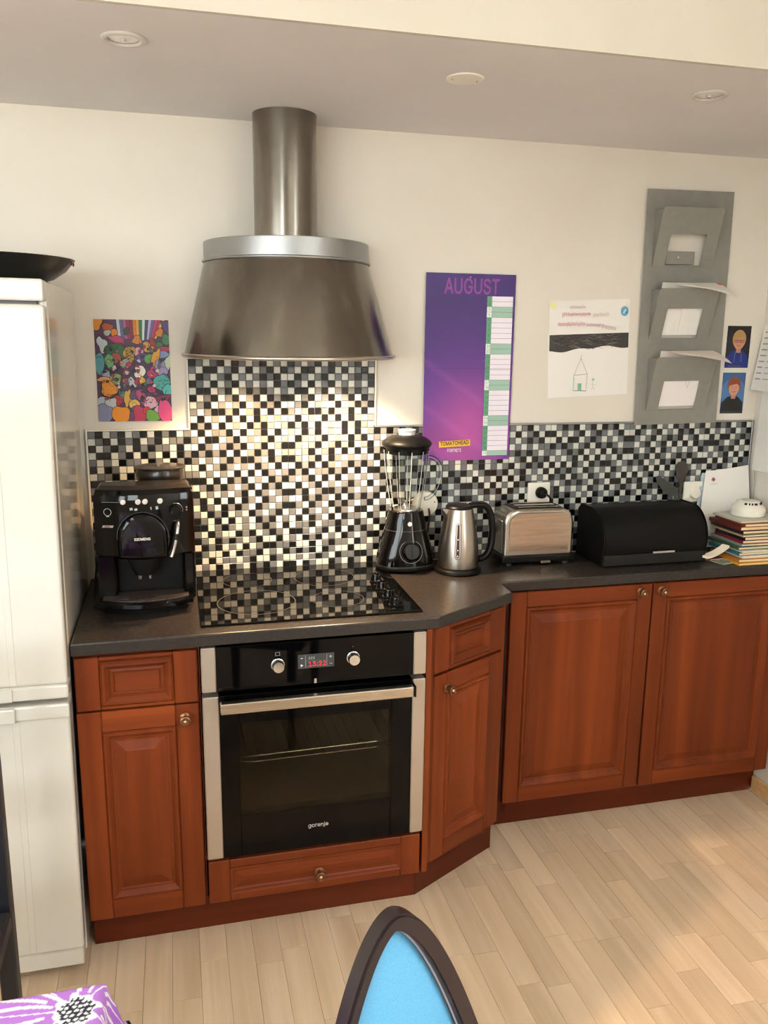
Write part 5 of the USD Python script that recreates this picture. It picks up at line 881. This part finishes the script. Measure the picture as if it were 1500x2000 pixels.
# ------------------------------------------------------------------ downlights in the soffit
def downlight(x, y, label):
    o = thing('downlight', label, 'ceiling light', (x, y, ZS - 0.0003), group='downlights in the soffit'); obj('bezel', lathe([(0.032, 0.0), (0.0455, 0.0), (0.0465, -0.002), (0.0440, -0.0045), (0.0385, -0.0060), (0.0345, -0.0045), (0.0325, -0.001)][::-1], 48), plain('bezel_grey', '#d3d0ca', 0.3) if not stage.GetPrimAtPath('/World/Looks/bezel_grey') else UsdShade.Material.Get(stage, '/World/Looks/bezel_grey'), o, smooth=50)
    bl_ = obj('bulb', lathe([(0.0, -0.0030), (0.012, -0.0032), (0.022, -0.0026), (0.030, -0.0012), (0.0315, -0.0002)], 36), plain('bulb_glass', '#f6f6f3', 0.15, 0.1) if not stage.GetPrimAtPath('/World/Looks/bulb_glass') else UsdShade.Material.Get(stage, '/World/Looks/bulb_glass'), o, smooth=60)
    obj('bulb_core', lathe([(0, -0.0075), (0.005, -0.0072), (0.0065, -0.0042), (0.0065, -0.0034)], 20), M['chrome'], bl_, smooth=60)
downlight(-0.119, -0.618, 'silver ceiling downlight in the soffit above the fridge')
downlight(1.287, -0.604, 'silver ceiling downlight in the soffit near the letter rack')
rc = thing('ceiling_cover', 'round white blank ceiling cover in the soffit between the two downlights', 'ceiling cover', (0.655, -0.560, ZS - 0.0003))
obj('disc', lathe([(0.0, -0.0042), (0.040, -0.0042), (0.0445, -0.0030), (0.0455, 0.0)], 48), M['white_plastic'], rc, smooth=50); obj('screw', cat([lathe([(0, -0.0052), (0.002, -0.0052), (0.0025, -0.0042)], 10, loc=(s * 0.031, 0.002, 0)) for s in (-1, 1)]), M['steel'], rc)

# ------------------------------------------------------------------ table, cloth, chairs
tb = thing('dining_table', 'dark dining table under the purple flowered tablecloth in the lower left corner', 'table')
TX0, TX1, TY0, TY1, TZ = -1.55, -0.1725, -2.30, -1.5275, 0.7475
obj('tabletop', bx(TX0, TX1 - 0.008, TY0, TY1 - 0.008, TZ - 0.030, TZ - 0.0004, 0.006), M['black_satin'], tb)
for x in (TX0 + 0.06, TX1 - 0.06):
    for y in (TY0 + 0.06, TY1 - 0.06): obj('leg', bx(x - 0.025, x + 0.025, y - 0.025, y + 0.025, 0.0006, TZ - 0.0305, 0.003), M['black_satin'], tb)
FC = np.array([-0.2070, -1.5760])
def flower(x, y):
    """printed pattern of the cloth: big mauve petals with white veins around a black and white eye"""
    PU, WH, DK = np.array(C('#b576cf')), np.array(C('#f3edf2')), np.array(C('#20242e')); out = np.tile(WH, (len(x), 1))
    for ox, oy, sc, ph in ((FC[0], FC[1], 1.0, 0.0), (FC[0] - 0.42, FC[1] - 0.20, 1.0, 1.0), (FC[0] + 0.10, FC[1] - 0.46, 1.0, 2.0), (FC[0] - 0.95, FC[1] + 0.02, 1.0, 0.5), (FC[0] - 0.72, FC[1] - 0.52, 1.0, 3.0)):
        dx, dy = (x - ox) / sc, (y - oy) / sc; r = np.hypot(dx, dy * 1.0); a = np.arctan2(dy, dx) + ph
        for k in range(9):
            a0 = -math.pi + (k + 0.3) * 2 * math.pi / 9; da = (a - a0 + math.pi) % (2 * math.pi) - math.pi; L = 0.190 + 0.03 * math.sin(5 * k); q = np.clip((r - 0.018) / L, 0, 1)
            half_ = 0.385 * np.clip(2.2 * (1 - q) ** 0.8, 0, 1) * np.clip(0.55 + 6 * q, 0, 1); ins = (np.abs(da) < half_) & (r < L + 0.018) & (r > 0.017)
            w_ = 0.0030 * np.clip(1.5 - np.abs(r - 0.075) / 0.05, 0, 1); vein = np.zeros(len(x), bool)
            for o_, b0, b1 in ((-0.20, 0.040, 0.13), (0.02, 0.055, 0.15), (0.19, 0.042, 0.11)):
                vein |= (np.abs(da - o_ - 0.10 * np.sin(28 * r + 2.1 * k)) * r < w_) & (r > b0 + 0.01 * math.sin(3 * k)) & (r < b1 + 0.02 * math.sin(4 * k + o_ * 9))
            edge = np.abs(np.abs(da) - half_) * r < 0.0022; c_ = np.where((vein | edge)[:, None], WH, PU); out = np.where(ins[:, None], c_, out)
        rim = 0.0225 * (1 + 0.10 * np.sin(a * 5) + 0.06 * np.sin(a * 11)); core = r < rim; dots = np.zeros(len(x), bool); q_ = random.Random(4)
        for i_ in range(-5, 6):
            for j_ in range(-5, 6):
                px_, py_ = i_ * 0.0082 + (j_ % 2) * 0.0041 + q_.uniform(-0.0009, 0.0009), j_ * 0.0073 + q_.uniform(-0.0009, 0.0009); ra, rb_, t_a = q_.uniform(0.0024, 0.0035), q_.uniform(0.0019, 0.0026), q_.uniform(-0.6, 0.9)
                u_, v_2 = (dx - px_) * math.cos(t_a) + (dy - py_) * math.sin(t_a), -(dx - px_) * math.sin(t_a) + (dy - py_) * math.cos(t_a); dots |= (u_ / ra) ** 2 + (v_2 / rb_) ** 2 < 1
        out = np.where(core[:, None], np.where(dots[:, None], WH, DK), out); out = np.where(((~core) & (r < rim + 0.006 * (1 + 0.7 * np.sin(a * 8))))[:, None], WH, out)
    return out
zc_, R_ = TZ + 0.0022, 0.012
def fine(lo, hi, f0, f1, a, b): return np.unique(np.round(np.r_[np.arange(lo, f0, a), np.arange(f0, f1, b), np.arange(f1, hi, a), hi], 6))
def drape(s):
    """distance along the cloth past the edge -> (out, down)"""
    s = np.maximum(s, 0); arc = R_ * math.pi / 2; t = np.minimum(s, arc) / R_; return R_ * np.sin(t), R_ * (1 - np.cos(t)) + np.maximum(0, s - arc)
U = fine(TX0 - 0.20, TX1 + 0.26, -0.50, TX1 + 0.15, 0.03, 0.0016); Vv = fine(TY0 - 0.05, TY1 + 0.22, -1.74, TY1 + 0.04, 0.03, 0.0016)
def cloth(u, v):
    ex, ey = u - (TX1 - R_), v - (TY1 - R_); ox, dx = drape(ex); oy, dy = drape(ey); x = np.minimum(u, TX1 - R_) + ox; y = np.minimum(v, TY1 - R_) + oy; down = np.maximum(dx, dy) * 1.0
    both = np.clip(np.minimum(dx, dy) / 0.10, 0, 1); fold = 0.10 * np.clip(down, 0, 0.3) * np.sin((v if False else v) * 34 + 0.6) * (dx > dy) + 0.06 * np.clip(down, 0, 0.3) * np.sin(u * 30) * (dy >= dx)
    x = x + 0.15 * dx + (fold + 0.16 * dx * both) * (dx > dy); y = y + 0.03 * dy + fold * (dy >= dx)
    xl = np.minimum(0, u - TX0); return np.where(u < TX0, TX0 + 0.0 * u - 0.002, x), y, zc_ - down - np.where(u < TX0, -xl, 0)
gm, uu, vv_ = grid_mesh(U, Vv, cloth)
tc_ = thing('tablecloth', 'white tablecloth with big mauve flowers covering the table in the lower left corner', 'tablecloth')
obj('cloth', gm, M['cloth'], tc_, col=flower(uu, vv_), smooth=True)

ch = thing('dining_chair', 'dark wooden dining chair with a pointed arch back and light blue upholstery in the foreground', 'chair')
AP = np.array([0.196, -1.70, 0.926]); CY, LE = -0.357, 0.13
n_c = np.array([-math.sin(CY), -math.cos(CY), 0.0]); t_c = np.array([math.cos(CY), -math.sin(CY), 0.0]); d_c = np.array([0, 0, -1.0]) * math.cos(LE) + n_c * math.sin(LE); f_c = np.cross(t_c, d_c); f_c = f_c if f_c @ n_c > 0 else -f_c
Tc = np.eye(4); Tc[:3, 0], Tc[:3, 1], Tc[:3, 2], Tc[:3, 3] = t_c, -d_c, f_c, AP      # u across, v up along the back, w to the front
if np.linalg.det(Tc[:3, :3]) < 0: Tc[:3, 2] *= -1
S_ = 0.47
def arch_pts(s0, off, n=50, smax=S_):
    s = s0 + (smax - s0) * np.linspace(0, 1, n) ** 2; h = np.maximum(0.283 * (s - s0 + 1e-5) ** 0.546, 0) ; return np.r_[np.c_[-h[::-1] * off, -s[::-1]], np.c_[h[1:] * off, -s[1:]]]
outl = Polygon(np.vstack([arch_pts(0.0, 1.0)])).buffer(-0.008).buffer(0.008, quad_segs=12); inn = affinity.translate(outl.buffer(-0.0205), -0.004, 0); fr_ = outl.difference(inn.union(sbox(-0.12, -0.6, 0.12, -S_ + 0.03).intersection(outl.buffer(-0.0235)))); fm = []
layers_ = [(0.0, 0.0015, -0.010, 0.016)]
base_ = ext(outl.difference(inn), 0.022); base_.apply_translation([0, 0, -0.008]); chm = ext(outl.buffer(-0.003).difference(inn.buffer(0.003)), 0.025); chm.apply_translation([0, 0, -0.0075])
dwood = noisy('dark_wood', '#1e1416', '#2b1e1f', 12, 0.34, 0.0, (2, 2, 0.6))
bkf = obj('backrest_frame', xf(cat([base_, chm]), Tc), dwood, ch)
pil = inn.buffer(-0.001); pv = [np.c_[np.array(pil.buffer(-d).exterior.coords), np.full(len(pil.buffer(-d).exterior.coords), w)] for d, w in ((0, -0.006), (0.0, -0.003), (0.004, 0.000), (0.014, 0.003), (0.03, 0.005), (0.05, 0.006))]
obj('back_upholstery', xf(hull(np.vstack(pv)), Tc), noisy('blue_fabric', '#5a9fc6', '#68acd0', 500.0, 0.9, 0.15), ch, smooth=45)
obj('piping', xf(tube(np.c_[np.array(inn.exterior.coords)[:-1], np.full(len(inn.exterior.coords) - 1, 0.004)], 0.0022, 6, closed=True), Tc), plain('piping', '#a59aa0', 0.7), ch)
sc_ = AP + d_c * (S_ + 0.0) ; sz = 0.440
Ts = np.eye(4); Ts[:3, 0], Ts[:3, 1], Ts[:3, 3] = t_c, n_c, [sc_[0], sc_[1], 0]
if np.linalg.det(Ts[:3, :3]) < 0: Ts[:3, 0] *= -1
obj('seat_frame', xf(bx(-0.21, 0.21, 0.012, 0.43, sz - 0.055, sz - 0.002, 0.006), Ts), dwood, ch); obj('seat', xf(rbx(-0.205, 0.205, 0.02, 0.425, sz - 0.001, sz + 0.04, 0.018), Ts), UsdShade.Material.Get(stage, '/World/Looks/blue_fabric'), ch, smooth=40)
for sx in (-1, 1):
    obj('leg', xf(hull([(sx * 0.185 + a * 0.019, 0.40 + b * 0.019, sz - 0.056) for a in (-1, 1) for b in (-1, 1)] + [(sx * 0.185 + a * 0.012, 0.41 + b * 0.012, 0.0008) for a in (-1, 1) for b in (-1, 1)]), Ts), dwood, ch)
    obj('leg', xf(hull([(sx * 0.172 + a * 0.017, -0.005 + b * 0.016, sz + 0.02) for a in (-1, 1) for b in (-1, 1)] + [(sx * 0.18 + a * 0.012, -0.06 + b * 0.012, 0.0008) for a in (-1, 1) for b in (-1, 1)]), Ts), dwood, ch)
c2_ = thing('black_chair', 'black high-backed chair at the left edge in front of the fridge, one post showing', 'chair', (-0.414, -0.93, 0))
blk = plain('black_lacquer', '#1c1d24', 0.4)
for x in (-0.018, -0.402): obj('post', bx(x - 0.0175, x + 0.0175, -0.016, 0.016, 0.0008, 0.98, 0.003), blk, c2_)
for z in (0.62, 0.76, 0.90): obj('rail', bx(-0.384, -0.036, -0.009, 0.009, z, z + 0.05, 0.003), blk, c2_)
obj('seat', bx(-0.42, 0.0, -0.43, -0.018, 0.43, 0.47, 0.006), blk, c2_)
for x in (-0.018, -0.402): obj('leg', bx(x - 0.0175, x + 0.0175, -0.42, -0.386, 0.0008, 0.4295, 0.003), blk, c2_)
